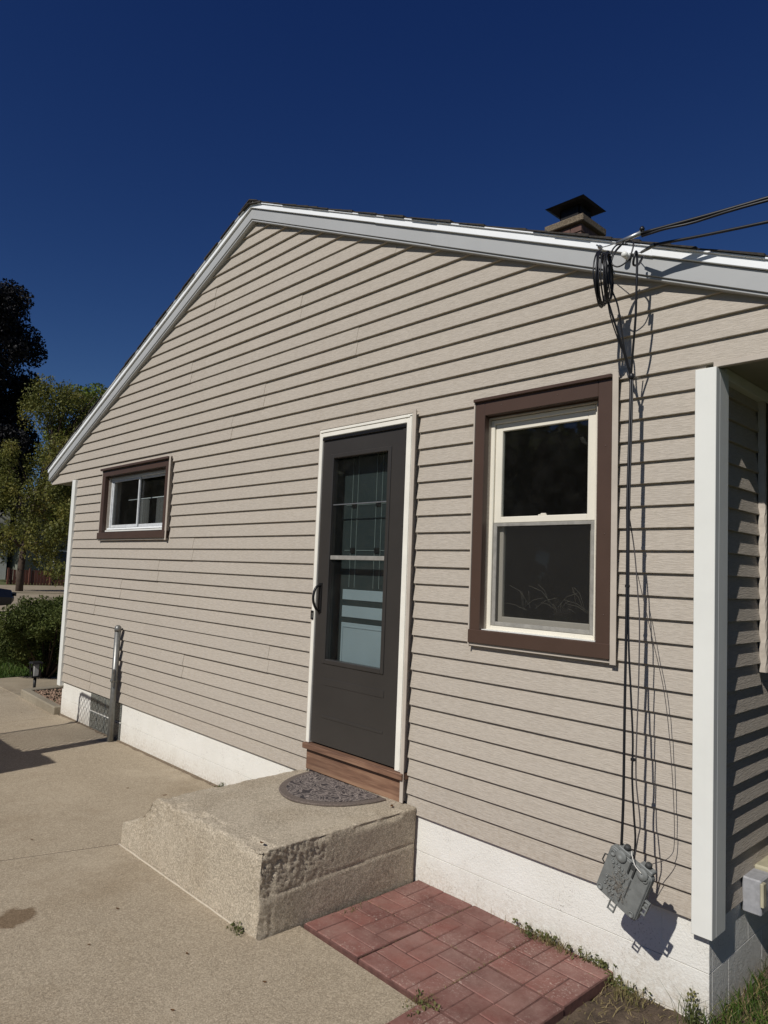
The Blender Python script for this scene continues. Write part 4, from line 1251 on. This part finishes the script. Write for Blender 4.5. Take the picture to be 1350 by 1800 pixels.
cable('cable', 'thin dark wire sagging across the beige meter housing', [(XR + .08, .44, .09), (XR + .10, .47, .03), (XR + .135, .55, .01), (XR + .155, .68, .04), (XR + .16, .85, .05)], 0.0022)

# ------------------------------------------------------------------ gate post, gate and added shadow-casting boards (the last two stand left of the view)
gp = thing('gate_post', 'galvanised steel gate post with rounded cap standing against the wall', 'post', (-6.93, -0.05, G(-6.93)))
MB().lathe([(0.030, G(-6.93) - 0.2), (0.030, 0.705)], (-6.93, -0.050, 0), 'Z', 18).build('pole', 'galvanised', gp)
MB().lathe([(0.0335, 0.695), (0.0335, 0.722), (0.031, 0.737), (0.022, 0.750), (0.009, 0.757), (0.0, 0.758)], (-6.93, -0.050, 0), 'Z', 18).build('cap', 'galvanised', gp)
lt = MB(); lt.lathe([(0.034, 0.20), (0.034, 0.23)], (-6.93, -0.05, 0), 'Z', 16); lt.box(-6.905, -6.885, -0.088, -0.07, 0.16, 0.33); lt.box(-6.93, -6.885, -0.096, -0.084, 0.205, 0.225); lt.build('latch', 'galvanised', gp, 0.002)

gt = thing('chain_link_gate', 'chain-link gate swung open left of the view, casting its mesh shadow on the drive', 'gate', (-7.45, -1.3, -0.36))
ga, gb_ = Vector((-7.735, -1.462, 0)), Vector((-6.86, -1.50, 0))
ztop, zb_ = 1.24, -0.315
fr__ = MB()
pts = [ga + Vector((0, 0, zb_)), ga + Vector((0, 0, ztop - .06)), ga.lerp(gb_, 0.02) + Vector((0, 0, ztop - .02)), ga.lerp(gb_, 0.06) + Vector((0, 0, ztop)), gb_ + Vector((0, 0, ztop)), gb_ + Vector((0, 0, zb_))]
fr__.tube(pts, 0.0175, 10, closed=True); fr__.build('frame', 'galvanised', gt)
ms = MB(); Lg = (gb_ - ga).length; dv_ = (gb_ - ga).normalized(); pitch_ = 0.080
k = -int(1.6 / pitch_)
while k * pitch_ < Lg:
    for sgn in (1, -1):
        x0 = k * pitch_ if sgn > 0 else k * pitch_
        # diagonal wires clipped to the frame
        hgt = ztop - zb_
        s0, s1 = max(0, -x0), min(hgt, Lg - x0)
        if s1 > s0:
            z_ = (lambda s: zb_ + s) if sgn > 0 else (lambda s: ztop - s)
            ms.tube([ga + dv_ * (x0 + s0) + Vector((0, 0, z_(s0))), ga + dv_ * (x0 + s1) + Vector((0, 0, z_(s1)))], 0.0052, 4)
    k += 1
tag(ms.build('mesh', 'galvanised', gt), kind='stuff')
gl2 = MB(); gl2.box(ga.x - 0.03, ga.x + 0.0, ga.y - 0.02, ga.y + 0.02, 0.83, 1.0); gl2.box(ga.x - 0.07, ga.x - 0.03, ga.y - 0.008, ga.y + 0.008, 0.86, 0.90); gl2.build('latch', 'galvanised', gt, 0.002)

tp = thing('fence_post', 'tall timber post left of the view beside the open gate', 'post', (-6.78, -1.52, -0.38))
MB().box(-6.845, -6.72, -1.60, -1.475, -0.45, 1.62).build('shaft', 'fence_wood', tp, 0.006)
MB().box(-6.86, -6.705, -1.615, -1.46, 1.6205, 1.65).build('cap', 'fence_wood', tp, 0.006)
pf = thing('added_shadow_boards', 'timber boards added left of the view, stepped to cast the shadow on the far drive', 'fence', (-7.4, -2.84, -0.38))
bmsh = MB().box(0, 0.138, 0, 0.02, 0, 1.86).mesh('board', 'fence_wood', 0.002)  # unseen boards added as a shadow caster, tops stepped to shape its outline
for i in range(19):
    place('board', bmsh, pf, (-6.116 - 0.14 * (i + 1), -2.85, -0.37 + 0.006 * math.sin(i * 2.3) - (0 if i < 3 else 0.05 * min(5, i - 2))))
for z in (-0.1, 0.6, 1.25):
    MB().box(-8.79, -6.118, -2.829, -2.79, z, z + 0.085).build('rail', 'fence_wood', pf, 0.003)

# ------------------------------------------------------------------ left end: bed, path light, shrub, lawn
be = thing('bed_edging', 'low concrete kerb edging the gravel bed at the far corner', 'kerb', (-9.2, 0.0, -0.38))
MB().prism_z([(-9.86, 0.00), (-8.50, -0.055), (-8.50, 0.045), (-9.79, 0.10)], -0.45, -0.292).build('long_kerb', 'edging', be, 0.012)
MB().prism_z([(-9.865, 0.005), (-9.795, 0.105), (-9.93, 1.3), (-10.02, 1.3), (-9.93, 0.12)], -0.45, -0.297).build('end_kerb', 'edging', be, 0.012)
gv = MB(); rg = random.Random(31)
for i in range(1500):
    x, y = rg.uniform(-9.85, -8.45), rg.uniform(0.05, 1.15)
    r_ = rg.uniform(0.010, 0.024); z = -0.335 + rg.uniform(-0.006, 0.012)
    a = rg.uniform(0, 6.28); ex = [(r_ * math.cos(a + k * 1.57) * rg.uniform(.7, 1.2), r_ * math.sin(a + k * 1.57) * rg.uniform(.7, 1.2)) for k in range(4)]
    gv.add([(x, y, z + r_ * .8)] + [(x + p, y + q, z) for p, q in ex], [(0, 1, 2), (0, 2, 3), (0, 3, 4), (0, 4, 1)])
tag(gv.build('gravel', 'gravel', None, 0, False), 'brown gravel filling the bed at the far corner', 'gravel', kind='stuff')
pl = thing('path_light', 'small black lantern path light on a stake beside the gravel bed', 'path light', (-10.05, 0.22, -0.38))
PX, PY = -10.05, 0.225
MB().lathe([(0.016, -0.45), (0.020, -0.17)], (PX, PY, 0), 'Z', 10).build('stake', 'path_light', pl)
lm = MB()
for sx in (-1, 1):
    for sy in (-1, 1):
        lm.hexa([(PX + sx * .045 - .007, PY + sy * .045 - .007, -.17), (PX + sx * .045 + .007, PY + sy * .045 - .007, -.17), (PX + sx * .045 + .007, PY + sy * .045 + .007, -.17), (PX + sx * .045 - .007, PY + sy * .045 + .007, -.17),
                 (PX + sx * .058 - .007, PY + sy * .058 - .007, -.0), (PX + sx * .058 + .007, PY + sy * .058 - .007, -.0), (PX + sx * .058 + .007, PY + sy * .058 + .007, -.0), (PX + sx * .058 - .007, PY + sy * .058 + .007, -.0)])
lm.box(PX - .054, PX + .054, PY - .054, PY + .054, -.185, -.170)
lm.build('cage', 'path_light', pl)
MB().box(PX - .032, PX + .032, PY - .032, PY + .032, -.168, -.01).build('lens', 'lamp_glass', pl, 0.004)
MB().hexa([(PX - .075, PY - .075, .0005), (PX + .075, PY - .075, .0005), (PX + .075, PY + .075, .0005), (PX - .075, PY + .075, .0005), (PX - .06, PY - .06, .022), (PX + .06, PY - .06, .022), (PX + .06, PY + .06, .022), (PX - .06, PY + .06, .022)]).build('roof', 'path_light', pl, 0.003)


def leaf_cloud(centres, n, size, rng, aspect=1.8, droop=0.0, flat=0.0):
    """leaf-sized faces spread round clump centres: arrays of verts and faces"""
    c = np.array([[*p[:3]] for p in centres]); rad = np.array([p[3] for p in centres])
    wts = rad ** 2.2; wts /= wts.sum()
    idx = rng.choice(len(c), n, p=wts)
    d = rng.normal(size=(n, 3)); d /= np.linalg.norm(d, axis=1)[:, None]
    rr_ = rad[idx] * (rng.random(n) ** 0.42)
    pos = c[idx] + d * rr_[:, None] * np.array([1, 1, 0.85])
    if droop: pos[:, 2] -= droop * rng.random(n) ** 2
    a = rng.normal(size=(n, 3)); a[:, 2] -= 0.6 * (droop > 0); a /= np.linalg.norm(a, axis=1)[:, None]
    b_ = rng.normal(size=(n, 3)); b_ -= a * (a * b_).sum(1)[:, None]; b_ /= np.linalg.norm(b_, axis=1)[:, None]
    s = size * (0.6 + 0.8 * rng.random(n))[:, None]
    p0 = pos - a * s * aspect; p1 = pos + b_ * s; p2 = pos + a * s * aspect; p3 = pos - b_ * s
    v = np.stack([p0, p1, p2, p3], 1).reshape(-1, 3)
    return v


def quad_mesh(name, v, mat, parent=None):
    n = len(v) // 4
    me = bpy.data.meshes.new(name)
    me.vertices.add(len(v)); me.vertices.foreach_set('co', v.astype(np.float32).ravel())
    me.loops.add(4 * n); me.loops.foreach_set('vertex_index', np.arange(4 * n, dtype=np.int32))
    me.polygons.add(n); me.polygons.foreach_set('loop_start', np.arange(0, 4 * n, 4, dtype=np.int32))
    me.update(calc_edges=True); me.validate()
    me.materials.append(M[mat])
    return place(name, me, parent)


def tree(name, label, base, height, crown_lo, rx, n_leaf, size, mat, seed, trunk_r=0.16, droop=0.0, clumps=34, lean=(0, 0), group=None, crad=(0.9, 1.6), top_taper=0.65):
    rng = np.random.default_rng(seed); rr = random.Random(seed)
    t_ = thing(name, label, 'tree', base, group)
    base = Vector(base)
    mb = MB()
    topz = height * 0.8
    tr = [base + Vector((lean[0] * s * s + 0.12 * math.sin(s * 5 + seed), lean[1] * s * s + 0.12 * math.cos(s * 4 + seed), -0.3 + (topz + 0.3) * s)) for s in np.linspace(0, 1, 9)]
    mb.tube(tr, [trunk_r * (1.25 - 0.95 * s) for s in np.linspace(0, 1, 9)], 9)
    cs = []
    for i in range(clumps):
        s = rr.random()
        z = crown_lo + (height - crown_lo) * (0.06 + 0.9 * s)
        w_ = rx * math.sin(math.pi * min(1, (0.18 + 0.82 * (1 - s)) * 0.95 if s > 0.5 else 0.35 + 0.6 * s)) ** top_taper
        a = rr.uniform(0, 6.283); q = w_ * math.sqrt(rr.random())
        c_ = base + Vector((lean[0] * s + q * math.cos(a), lean[1] * s + q * math.sin(a), z))
        cs.append((c_.x, c_.y, c_.z, rr.uniform(*crad)))
        if i % 2 == 0:
            st = tr[min(8, max(2, int((z / topz) * 6)))]
            mid = st.lerp(c_, 0.5) + Vector((0, 0, 0.25))
            mb.tube([st, mid, c_], [trunk_r * 0.38, trunk_r * 0.22, trunk_r * 0.06], 6)
    mb.build('trunk', 'bark', t_)
    quad_mesh('crown', leaf_cloud(cs, n_leaf, size, rng, 1.9, droop), mat, t_)
    return t_


# shrub at the far corner
sh = thing('shrub', 'dense green evergreen shrub growing beside the far corner of the house', 'shrub', (-11.35, 0.75, -0.45))
rr = random.Random(77); rng = np.random.default_rng(77)
cs = []
for i in range(60):
    a = rr.uniform(0, 6.28); q = 0.62 * math.sqrt(rr.random()); z = rr.uniform(-0.15, 0.78)
    q *= 0.55 + 0.75 * math.sin(math.pi * min(1, max(0, (z + 0.35) / 1.35)))
    cs.append((-11.35 + q * math.cos(a), 0.80 + q * math.sin(a), z, rr.uniform(0.13, 0.24)))
tm = MB()
for c_ in cs[::3]:
    tm.tube([(-11.35, 0.8, -0.48), (-11.35 + (c_[0] + 11.35) * .5, .8 + (c_[1] - .8) * .5, c_[2] * .4 - .2), c_[:3]], [0.022, 0.012, 0.004], 5)
tm.build('stems', 'bark', sh)
v = leaf_cloud(cs, 34000, 0.009, rng, 2.8)
quad_mesh('foliage', v, 'leaf_shrub', sh)


def blades(name, mat, n, sampler, h, w_, seed, zf, parent=None, lean=0.6):
    rng = np.random.default_rng(seed)
    xy = sampler(rng, n)
    n = len(xy)
    hh = h * (0.45 + 0.8 * rng.random(n)); a = rng.random(n) * 6.283; ln = lean * hh * rng.random(n)
    b_ = rng.random(n) * 6.283
    x, y = xy[:, 0], xy[:, 1]; z = np.array([zf(p, q) for p, q in xy])
    wx, wy = np.cos(b_) * w_, np.sin(b_) * w_
    lx, ly = np.cos(a) * ln, np.sin(a) * ln
    sx, sz = [0.0, 0.30, 1.0], [0.0, 0.62, 1.0]
    rows = [np.stack([np.stack([x + lx * sx[k] - wx * q, y + ly * sx[k] - wy * q, z + hh * sz[k]], 1), np.stack([x + lx * sx[k] + wx * q, y + ly * sx[k] + wy * q, z + hh * sz[k]], 1)], 1) for k, q in enumerate((1.0, 0.8, 0.12))]
    v = np.concatenate([np.stack([rows[k][:, 0], rows[k][:, 1], rows[k + 1][:, 1], rows[k + 1][:, 0]], 1) for k in (0, 1)], 0).reshape(-1, 3)
    return quad_mesh(name, v, mat, parent)


def rect_s(x0, x1, y0, y1):
    return lambda rng, n: np.stack([rng.uniform(x0, x1, n), rng.uniform(y0, y1, n)], 1)


lw = lambda rng, n: np.stack([-10.95 - 9.0 * rng.random(n) ** 1.4, rng.uniform(-0.8, 3.6, n)], 1)
def lawn_s(rng, n):
    p = lw(rng, n)
    keep = ~((p[:, 0] > -11.75) & (p[:, 1] > -0.1 + 0.0 * p[:, 0]) & (p[:, 0] > -11.6))
    return p[keep]
tag(blades('lawn_grass', 'grass', 30000, lawn_s, 0.075, 0.007, 5, lambda x, y: -0.47), 'short green lawn beyond the far corner of the house', 'lawn', kind='stuff')

# ------------------------------------------------------------------ street and far things
tag(MB().add([(-24.6, -40, -0.452), (-20.3, -40, -0.452), (-17.6, 60, -0.452), (-22.4, 60, -0.452)], [(0, 1, 2, 3)]).build('sidewalk', 'street'), kind='structure')
tag(MB().add([(-42, -60, -0.456), (-25.4, -60, -0.456), (-23.2, 80, -0.456), (-40, 80, -0.456)], [(0, 1, 2, 3)]).build('street', 'street'), kind='structure')
tag(MB().add([(-54, 2, -0.452), (-42.02, 4, -0.452), (-41.2, 15.0, -0.452), (-53, 16.6, -0.452)], [(0, 1, 2, 3)]).build('far_drive', 'street'), kind='structure')


def windowed_house(name, label, x0, x1, y0, y1, zw, rh, wall, wins, ridge='y', over=0.4):
    t_ = thing(name, label, 'house', ((x0 + x1) / 2, (y0 + y1) / 2, -0.47))
    wl = MB()
    if ridge == 'y':
        xm = (x0 + x1) / 2
        wl.prism([(x0, -0.5), (x1, -0.5), (x1, zw), (xm, zw + rh), (x0, zw)], y0, y1)
        k = rh / ((x1 - x0) / 2)
        rf = MB()
        for s, xe in ((-1, x0 - over), (1, x1 + over)):
            ze = zw - k * over
            rf.prism([(xm, zw + rh + 0.02), (xe, ze + 0.02), (xe, ze + 0.2), (xm, zw + rh + 0.2)], y0 - over, y1 + over)
    else:
        ym = (y0 + y1) / 2
        k = rh / ((y1 - y0) / 2)
        wl.box(x0, x1, y0, y1, -0.5, zw)
        wl.add([(x1, y0, zw), (x1, y1, zw), (x1, ym, zw + rh), (x0, y0, zw), (x0, y1, zw), (x0, ym, zw + rh)], [(0, 1, 2), (5, 4, 3), (0, 2, 5, 3), (1, 4, 5, 2)])
        rf = MB()
        for s, ye in ((-1, y0 - over), (1, y1 + over)):
            ze = zw - k * over
            a, c_ = x0 - over, x1 + over
            rf.hexa([(a, ym, zw + rh + .02), (c_, ym, zw + rh + .02), (c_, ye, ze + .02), (a, ye, ze + .02), (a, ym, zw + rh + .2), (c_, ym, zw + rh + .2), (c_, ye, ze + .2), (a, ye, ze + .2)])
    wl.build('wall', wall, t_)
    rf.build('roof', 'far_roof', t_)
    for (ya, yb, za, zb) in wins:
        f = MB().box(x1 + 0.01, x1 + 0.07, ya, yb, za, zb).build('window', 'far_white', t_)
        MB().box(x1 + 0.071, x1 + 0.09, ya + 0.1, yb - 0.1, za + 0.1, zb - 0.1).build('pane', 'far_glass', f)
    return t_


windowed_house('far_house', 'white house across the street at the left edge', -76, -67.5, 2.0, 15.9, 6.6, 3.2, 'far_white', [(4.5, 5.8, 0.8, 2.3), (9.5, 10.8, 0.8, 2.3), (13.2, 14.3, 3.6, 5.0), (13.2, 14.3, 0.8, 2.2)], 'x')
windowed_house('far_house', 'grey-green house with a brown roof showing through the tree leaves', -72, -60.5, 16.4, 25.5, 6.0, 3.2, 'far_sage', [(17.4, 18.6, 3.2, 4.6), (17.4, 18.6, 0.7, 2.2), (21.0, 22.4, 0.7, 2.2)], 'x')
ff = thing('wooden_fence', 'low red-brown board fence behind the tree trunk across the street', 'fence', (-54.5, 15, -0.45))
fb = MB().box(0, 0.03, 0, 0.17, 0, 1.05).mesh('board', 'red_fence_wood')
for i in range(30):
    place('board', fb, ff, (-54.75 + 0.062 * i, 12.4 + 0.185 * i, -0.45))
for i in range(5):
    MB().box(-54.70 + 0.43 * i, -54.58 + 0.43 * i, 12.4 + 1.295 * i, 12.52 + 1.295 * i, -0.45, 0.72).build('post', 'red_fence_wood', ff)

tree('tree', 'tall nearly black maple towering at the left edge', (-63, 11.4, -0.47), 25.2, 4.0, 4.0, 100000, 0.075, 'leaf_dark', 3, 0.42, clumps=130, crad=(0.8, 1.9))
tree('tree', 'olive and yellow feathery tree in front of the dark maple', (-43.4, 9.9, -0.47), 13.0, 1.8, 2.5, 30000, 0.040, 'leaf_olive', 8, 0.17, 1.3, 90, (0.3, 2.2), crad=(0.3, 0.9))
tree('tree', 'bright green tree top showing just above the left roof slope', (-56.5, 18.4, -0.47), 15.3, 4.0, 3.6, 20000, 0.075, 'leaf_green', 12, 0.22, clumps=24, crad=(1.1, 1.9))
tree('tree', 'small leafy tree filling the gap beside the house corner', (-37.5, 11.2, -0.47), 8.2, 0.9, 2.2, 16000, 0.042, 'leaf_olive', 15, 0.11, 0.5, 30, crad=(0.5, 1.0))
# neighbour's trees behind the viewer: they are what the panes mirror
for i, (x, y, h_, lb) in enumerate([(-33, -13, 9.5, 'leftmost tree of the row behind the viewer'), (-27, -17, 8.0, 'second tree from the left in the row behind the viewer'), (-22, -20.5, 8.5, 'third tree from the left in the row behind the viewer'), (-17, -23, 7.2, 'fourth tree from the left in the row behind the viewer'), (-12, -25, 7.6, 'rightmost tree of the row behind the viewer')]):
    tree('tree', lb, (x, y, -0.47), h_, 0.2, 3.4, 5000, 0.20, 'leaf_shrub', 90 + i, 0.2, clumps=22, crad=(1.3, 2.2), group='trees behind the viewer')

# parked car, only its rear corner shows
car = thing('car', 'dark parked car at the left edge of the street', 'car', (-26.0, 2.2, -0.45))
def cpt(l, w_, z):      # length along -y from the rear at y=4.35
    return (-26.0 + w_, 4.35 - l, -0.45 + z)
body = MB()
secs = [(0.0, .45, .62), (0.12, .32, .80), (0.9, .26, .92), (1.3, .24, .95), (3.1, .24, .93), (4.2, .26, .80), (4.45, .36, .66)]
ring = []
for l, zb, zt_ in secs:
    hw = 0.86 if 0.1 < l < 4.3 else 0.74
    ring.append([cpt(l, -hw, zb), cpt(l, -hw - 0.02, (zb + zt_) / 2), cpt(l, -hw + .06, zt_), cpt(l, hw - .06, zt_), cpt(l, hw + 0.02, (zb + zt_) / 2), cpt(l, hw, zb)])
vs = [p for r in ring for p in r]
fs = [tuple(range(5, -1, -1)), tuple(len(vs) - 6 + k for k in range(6))] + [(i * 6 + k, i * 6 + (k + 1) % 6, (i + 1) * 6 + (k + 1) % 6, (i + 1) * 6 + k) for i in range(len(ring) - 1) for k in range(6)]
body.add(vs, fs).build('body', 'car_paint', car, 0.02)
cab = MB()
cab.hexa([cpt(0.5, -.76, .93), cpt(0.5, .76, .93), cpt(3.3, .76, .93), cpt(3.3, -.76, .93), cpt(1.15, -.6, 1.42), cpt(1.15, .6, 1.42), cpt(2.5, .6, 1.42), cpt(2.5, -.6, 1.42)])
cab.build('cabin', 'far_glass', car, 0.03)
MB().hexa([cpt(1.12, -.62, 1.4205), cpt(1.12, .62, 1.4205), cpt(2.52, .62, 1.4205), cpt(2.52, -.62, 1.4205), cpt(1.3, -.52, 1.46), cpt(1.3, .52, 1.46), cpt(2.35, .52, 1.46), cpt(2.35, -.52, 1.46)]).build('roof', 'car_paint', car, 0.01)
for l in (0.85, 3.55):
    for w_ in (-0.80, 0.80):
        x, y, z = cpt(l, w_, 0.31)
        tyre = MB().lathe([(0.20, -0.10), (0.31, -0.09), (0.31, 0.09), (0.20, 0.10)], (x, y, z), 'X', 20).build('wheel', 'tyre', car)
        MB().lathe([(0.19, -0.104), (0.19, 0.104)], (x, y, z), 'X', 16).build('rim', 'rim', tyre)
for w_ in (-0.6, 0.6):
    x, y, z = cpt(-0.01, w_, 0.66)
    MB().box(x - .14, x + .14, y - .0, y + .05, z - .06, z + .06).build('tail_light', 'far_glass', car)
    x, y, z = cpt(4.46, w_, 0.62)
    MB().box(x - .14, x + .14, y - .05, y + .02, z - .06, z + .06).build('headlight', 'lamp_glass', car)

# ------------------------------------------------------------------ small things: weeds, leaves, window contents
def tuft(name, label, cx, cy, z, n, h, rad, mat, seed, cat='weeds', group=None, leaves=0, w_=0.003):
    t_ = thing(name, label, cat, (cx, cy, z), group)
    bo = blades('blades', mat, n, lambda rng, k: np.array([cx, cy]) + rng.normal(size=(k, 2)) * np.array(rad), h, w_, seed, lambda x, y: z, t_, 1.4)
    bo['kind'] = 'stuff'
    if leaves:
        rng = np.random.default_rng(seed + 1); rr = random.Random(seed)
        cs = [(cx + rr.gauss(0, rad[0] * 1.1), cy + rr.gauss(0, rad[1]), z + rr.uniform(0.01, h), 0.02) for _ in range(14)]
        quad_mesh('leaves', leaf_cloud(cs, leaves, 0.0055, rng, 1.4), 'leaf_weed', t_)
    return t_


tuft('weed_clump', 'clump of low weeds between the red patio and the white foundation', -1.97, 0.0, -0.36, 200, 0.05, (0.10, 0.018), 'dry_grass', 41, leaves=150, w_=0.0016)
tuft('weed_clump', 'trailing leafy weed climbing the foundation at the patio corner', -1.74, 0.008, -0.37, 60, 0.05, (0.07, 0.012), 'leaf_weed', 42, leaves=90, w_=0.0016)
tuft('weed_clump', 'short weeds at the outer right corner of the patio', -1.55, -0.03, -0.40, 170, 0.04, (0.06, 0.05), 'dry_grass', 43, leaves=160, w_=0.0018)
tuft('weed_clump', 'tiny weed in the joint beside the doorstep', -2.80, -0.52, -0.362, 60, 0.02, (0.012, 0.06), 'leaf_weed', 44, w_=0.0014)
tuft('weed_clump', 'small weed growing at the patio corner next to the drive', -2.02, -0.83, -0.37, 140, 0.03, (0.03, 0.035), 'dry_grass', 45, leaves=80, w_=0.0015)
tuft('weed_clump', 'single weed against the foundation left of the doorstep', -4.95, 0.005, G(-4.95), 40, 0.045, (0.03, 0.006), 'leaf_weed', 46, leaves=30, w_=0.0018)
tuft('weed_clump', 'dark weed sprig at the near corner of the doorstep', -2.98, -1.085, -0.36, 40, 0.03, (0.03, 0.012), 'leaf_weed', 47, leaves=40, w_=0.0016)
tuft('weed_clump', 'tall grass weed rising beside the right foundation corner', -1.27, -0.02, -0.40, 60, 0.12, (0.025, 0.02), 'leaf_weed', 48, leaves=90, w_=0.0016)
gs = lambda rng, k: np.stack([rng.uniform(-1.22, 0.3, k), 0.06 + 1.5 * rng.random(k) ** 1.2 - 0.25 * rng.random(k)], 1)
tag(blades('rough_grass', 'grass', 5200, gs, 0.085, 0.0026, 51, lambda x, y: soil_h(x, y) - 0.004, None, 1.6), 'rough grass growing along the end wall in the lower right corner', 'grass', kind='stuff')
tag(blades('dead_grass', 'dry_grass', 2600, gs, 0.075, 0.0022, 52, lambda x, y: soil_h(x, y) - 0.004, None, 2.2), 'straw-coloured dead grass mixed into the lower right corner', 'grass', kind='stuff')
sg = lambda rng, k: np.stack([rng.uniform(-1.63, -0.9, k), rng.uniform(-0.9, 0.02, k)], 1)
tag(blades('soil_litter', 'dry_grass', 900, sg, 0.014, 0.0022, 53, lambda x, y: soil_h(x, y), None, 5.0), 'bits of straw scattered on the bare soil by the patio', 'litter', kind='stuff')
jt = lambda rng, k: np.concatenate([np.stack([rng.uniform(-2.84, -1.65, k // 2), rng.choice([0.026, -0.373], k // 2) + rng.normal(size=k // 2) * 0.004], 1), np.stack([rng.choice([-2.443, -2.043], k - k // 2) + rng.normal(size=k - k // 2) * 0.003, rng.uniform(-0.78, 0.02, k - k // 2)], 1)])
tag(blades('joint_moss', 'dry_grass', 420, jt, 0.007, 0.0014, 54, lambda x, y: -0.362, None, 3.0), 'crumbs and dry moss in the joints of the red patio', 'moss', kind='stuff')

rl = random.Random(61)
spots = [(-3.55, -1.42, 'speck of dry leaf on the drive between the brown stain and the doorstep'), (-3.30, -1.66, 'dry leaf on the near slab straight below the doorstep front'), (-2.95, -1.36, 'dry leaf on the drive just in front of the near doorstep corner'),
         (-2.55, -1.22, 'dry leaf on the near slab closest to the red patio'), (-2.62, -1.60, 'dry leaf at the bottom edge of the view left of the patio'), (-4.75, -1.45, 'dry leaf just past the slab joint, left of the doorstep'),
         (-5.4, -0.55, 'dry leaf on the far slab level with the small weed at the foundation'), (-6.3, -0.4, 'dry leaf on the far slab near the gate post'), (-8.8, -0.3, 'dry leaf beside the kerb of the gravel bed'), (-9.3, -0.45, 'dry leaf on the farthest slab near the lawn')]
for i, (x, y, lb) in enumerate(spots):
    r_ = rl.uniform(0.004, 0.0075); a = rl.uniform(0, 6.28)
    pts = [(r_ * 1.8 * math.cos(k * 0.785), r_ * math.sin(k * 0.785)) for k in range(8)]
    vs = [(p * math.cos(a) - q * math.sin(a), p * math.sin(a) + q * math.cos(a), 0.004 + 0.35 * abs(p) * rl.random()) for p, q in pts] + [(0, 0, 0.002)]
    o = place('fallen_leaf', MB().add(vs, [(k, (k + 1) % 8, 8) for k in range(8)]).mesh('fallen_leaf', 'dry_leaf', 0, False), None, (x, y, G(x)))
    tag(o, lb, 'leaf', 'fallen leaves on the drive')
for i, (x, y, z) in enumerate([(-2.93, -1.0, 0.05), (-3.9, -1.02, 0.038), (-2.93, -0.12, 0.052)]):
    o = place('fallen_leaf', MB().add([(-.016, 0, .004), (-.006, -.009, .001), (.010, -.007, .003), (.017, .001, .007), (.008, .009, .002), (-.007, .008, .001), (0, 0, .0)], [(k, (k + 1) % 6, 6) for k in range(6)]).mesh('fallen_leaf', 'dry_leaf', 0, False), None, (x, y, z), (0, 0, i * 1.1))
    tag(o, ['curled dry leaf at the near front corner of the doorstep top', 'dry leaf at the left front corner of the doorstep top', 'dry leaf at the right back corner of the doorstep top'][i], 'leaf')

# what shows through the panes
dg_ = MB(); rd = random.Random(71)
for i in range(26):
    x0 = rd.choice([-2.20, -2.05, -1.88]) + rd.uniform(-.05, .05); z0 = 1.20 + rd.uniform(0, .03)
    dx, dz = rd.uniform(-.16, .16), rd.uniform(0.01, .13)
    dg_.tube([(x0, 0.14, z0), (x0 + dx * .5, 0.135, z0 + dz * .75), (x0 + dx, 0.13, z0 + dz)], 0.0012, 4)
tag(dg_.build('dried_stems', 'dried_grass'), 'tangle of dried grass stems on the sill inside the large window', 'dried stems')
cu2 = thing('cafe_curtain', 'pale half curtain hanging on a rod inside the small window', 'curtain', (-6.9, 0.22, 1.7))
for xa, xb in [(-7.28, -7.02), (-6.82, -6.66), (-6.50, -6.30)]:
    mb = MB(); vs = []
    for i in range(24):
        x = xa + (xb - xa) * i / 23; y = 0.22 + 0.018 * math.sin(i * 1.4)
        vs += [(x, y, 1.70), (x, y, 2.05)]
    mb.add(vs, [(2 * i, 2 * i + 2, 2 * i + 3, 2 * i + 1) for i in range(23)], True)
    mb.build('panel', 'curtain', cu2, 0, False)
MB().tube([(-7.5, 0.22, 2.06), (-6.22, 0.22, 2.06)], 0.006, 8).build('rod', 'silver_aluminium', cu2)
